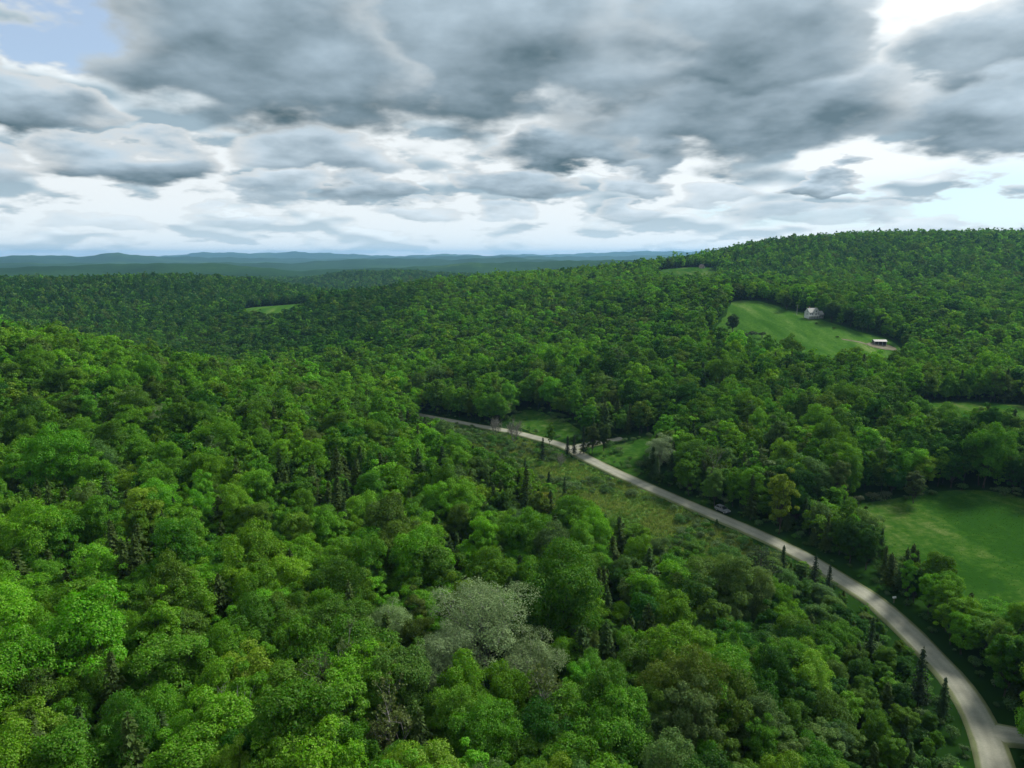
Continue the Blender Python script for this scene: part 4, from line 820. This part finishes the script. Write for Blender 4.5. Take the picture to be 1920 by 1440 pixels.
sheet('dirt_yard', [(209, 411), (216, 408), (224, 410), (223, 417), (215, 419), (209, 416)], .24, DIRT, 2., 31, .3)
sheet('dirt_path', [(198, 424.5), (204, 421), (209, 416.5), (212, 414), (210, 412), (205, 417.5), (198, 422.5)], .20, DIRT, 2., 32, .25)
zc = hz(*COTTAGE)
ct_ = P(empty('cottage', (COTTAGE[0], COTTAGE[1], zc), rad(20), (.8, .8, .8)), 'tiny pale gabled cottage under trees at the far upper field', 'house')
gable(ct_, -2.6, 2.6, -4, 3.5, 3.0, 5.6, plain('tan_boards', (.3, .25, .2)), plain('brown_roof', (.16, .12, .1)), 'y'); window(ct_, -1.1, 1.1, .9, 1.2, -4); window(ct_, 1.1, 1.1, .9, 1.2, -4)
MB().box(-.45, .45, -4.06, -3.98, 0, 2.1).build('door', DARKW, ct_)
px_, py_ = 194.3, 485.; po = P(empty('utility_pole', (px_, py_, hz(px_, py_))), 'grey utility pole at the top of the mown field left of house', 'pole')
MB().cyl((0, 0, -.5), (0, 0, 7.2), .16, .11, 8).build('pole', plain('grey_pole', (.3, .29, .26)), po); MB().box(-.9, .9, -.06, .06, 6.5, 6.65).build('crossarm', WOOD, po)
# roadside marker
mx_, my_ = 77.6, 134.; mk = P(empty('mailbox', (mx_, my_, hz(mx_, my_)), rad(100)), 'small white mailbox on a post at the right road edge', 'mailbox')
MB().box(-.06, .06, -.06, .06, -.3, 1.05).build('post', WOOD, mk)
prof = [(-.16, 1.05), (.16, 1.05), (.16, 1.25)] + [(.16 * math.cos(a), 1.25 + .16 * math.sin(a)) for a in np.linspace(.3, math.pi - .3, 6)] + [(-.16, 1.25)]
bx_ = MB().prism(prof, 'y', -.32, .32).build('box', plain('white_enamel', (.8, .8, .8), .35), mk); MB().box(.165, .185, .1, .14, 1.1, 1.4).build('flag', plain('red_flag', (.5, .03, .03)), bx_)

# ------------------------------------------------------------------ parked car
PAINT = plain('silver_paint', (.22, .235, .26), .35, .35, .03); TYRE = plain('rubber', (.02, .02, .02)); RIM = plain('alloy', (.5, .5, .52), .3, .8); BLACKP = plain('black_plastic', (.03, .03, .03)); LAMP = plain('lamp_glass', (.75, .77, .8), .1); TAIL = plain('tail_lamp', (.4, .02, .02), .2)
hdg = math.atan2(169.0 - 183.9, 63.1 - 55.2); cx_, cy_ = 58.0, 186.2
car = P(empty('parked_car', (cx_, cy_, hz(cx_, cy_) + .27), hdg), 'silver white car parked at the right edge of the gravel road', 'car')
body = [(-2.2, .38), (-2.25, .7), (-2.15, .95), (-1.2, 1.02), (.95, 1.0), (1.9, .9), (2.2, .72), (2.25, .45), (2.1, .3), (-2.05, .3)]
MB().prism(body, 'y', -.88, .88).build('body', PAINT, car, .06)
cab = [(-2.0, 1.0), (-1.75, 1.42), (-1.3, 1.5), (.05, 1.5), (.5, 1.36), (1.05, .98)]
b_ = MB(); n_ = len(cab); pts_ = [(x_, -.8 + .16 * (z_ > 1.2), z_) for x_, z_ in cab] + [(x_, .8 - .16 * (z_ > 1.2), z_) for x_, z_ in cab]
b_.poly(pts_, [tuple(range(n_))[::-1], tuple(range(n_, 2 * n_))] + [(i, (i + 1) % n_, n_ + (i + 1) % n_, n_ + i) for i in range(n_)]); b_.build('cabin', GLASS, car)
MB().box(-1.72, .1, -.62, .62, 1.49, 1.55).build('roof', PAINT, car, .02)
for s_ in (-1, 1):
    for x_ in (-1.75, -.55, .6): MB().cyl((x_, s_ * .82, .98), (x_ - .12 * (x_ > 0) * 3 + .1 * (x_ < -1), s_ * .64, 1.5), .05, .045, 6).build('pillar', PAINT, car)
    MB().box(-1.1, -.95, min(s_ * .885, s_ * .9), max(s_ * .885, s_ * .9), .78, .82).build('handle', BLACKP, car); MB().box(.55, .75, min(s_ * .86, s_ * 1.04), max(s_ * .86, s_ * 1.04), .98, 1.12).build('mirror', PAINT, car)
    MB().box(2.12, 2.26, min(s_ * .5, s_ * .82), max(s_ * .5, s_ * .82), .62, .76).build('headlight', LAMP, car); MB().box(-2.27, -2.15, min(s_ * .55, s_ * .84), max(s_ * .55, s_ * .84), .72, .9).build('tail_light', TAIL, car)
    for x_ in (-1.4, 1.38):
        wt = MB().cyl((x_, s_ * .68, .33), (x_, s_ * .9, .33), .33, n=20).build('wheel', TYRE, car); MB().cyl((x_, s_ * .885, .33), (x_, s_ * .915, .33), .2, n=14).build('rim', RIM, wt)
MB().box(2.2, 2.3, -.8, .8, .34, .5).build('bumper', BLACKP, car); MB().box(-2.3, -2.2, -.8, .8, .36, .56).build('bumper', BLACKP, car)

# ------------------------------------------------------------------ the air
hm, nt_, out_, add_ = nmat('haze')
vol = add_('ShaderNodeVolumePrincipled', {'Color': (.32, .64, 1., 1), 'Density': HAZE_DENSITY, 'Anisotropy': .2}); nt_.links.new(vol.outputs[0], out_.inputs['Volume'])
zb = float(gz.min()) - 1.5; zt = max(float(gz.max()) + 2, 190.)
hb = MB().box(-22600, 22600, -22600, 22600, zb, zt).build('haze', hm); P(hb, 'pale blue air fading the far hills', 'haze', kind='stuff')
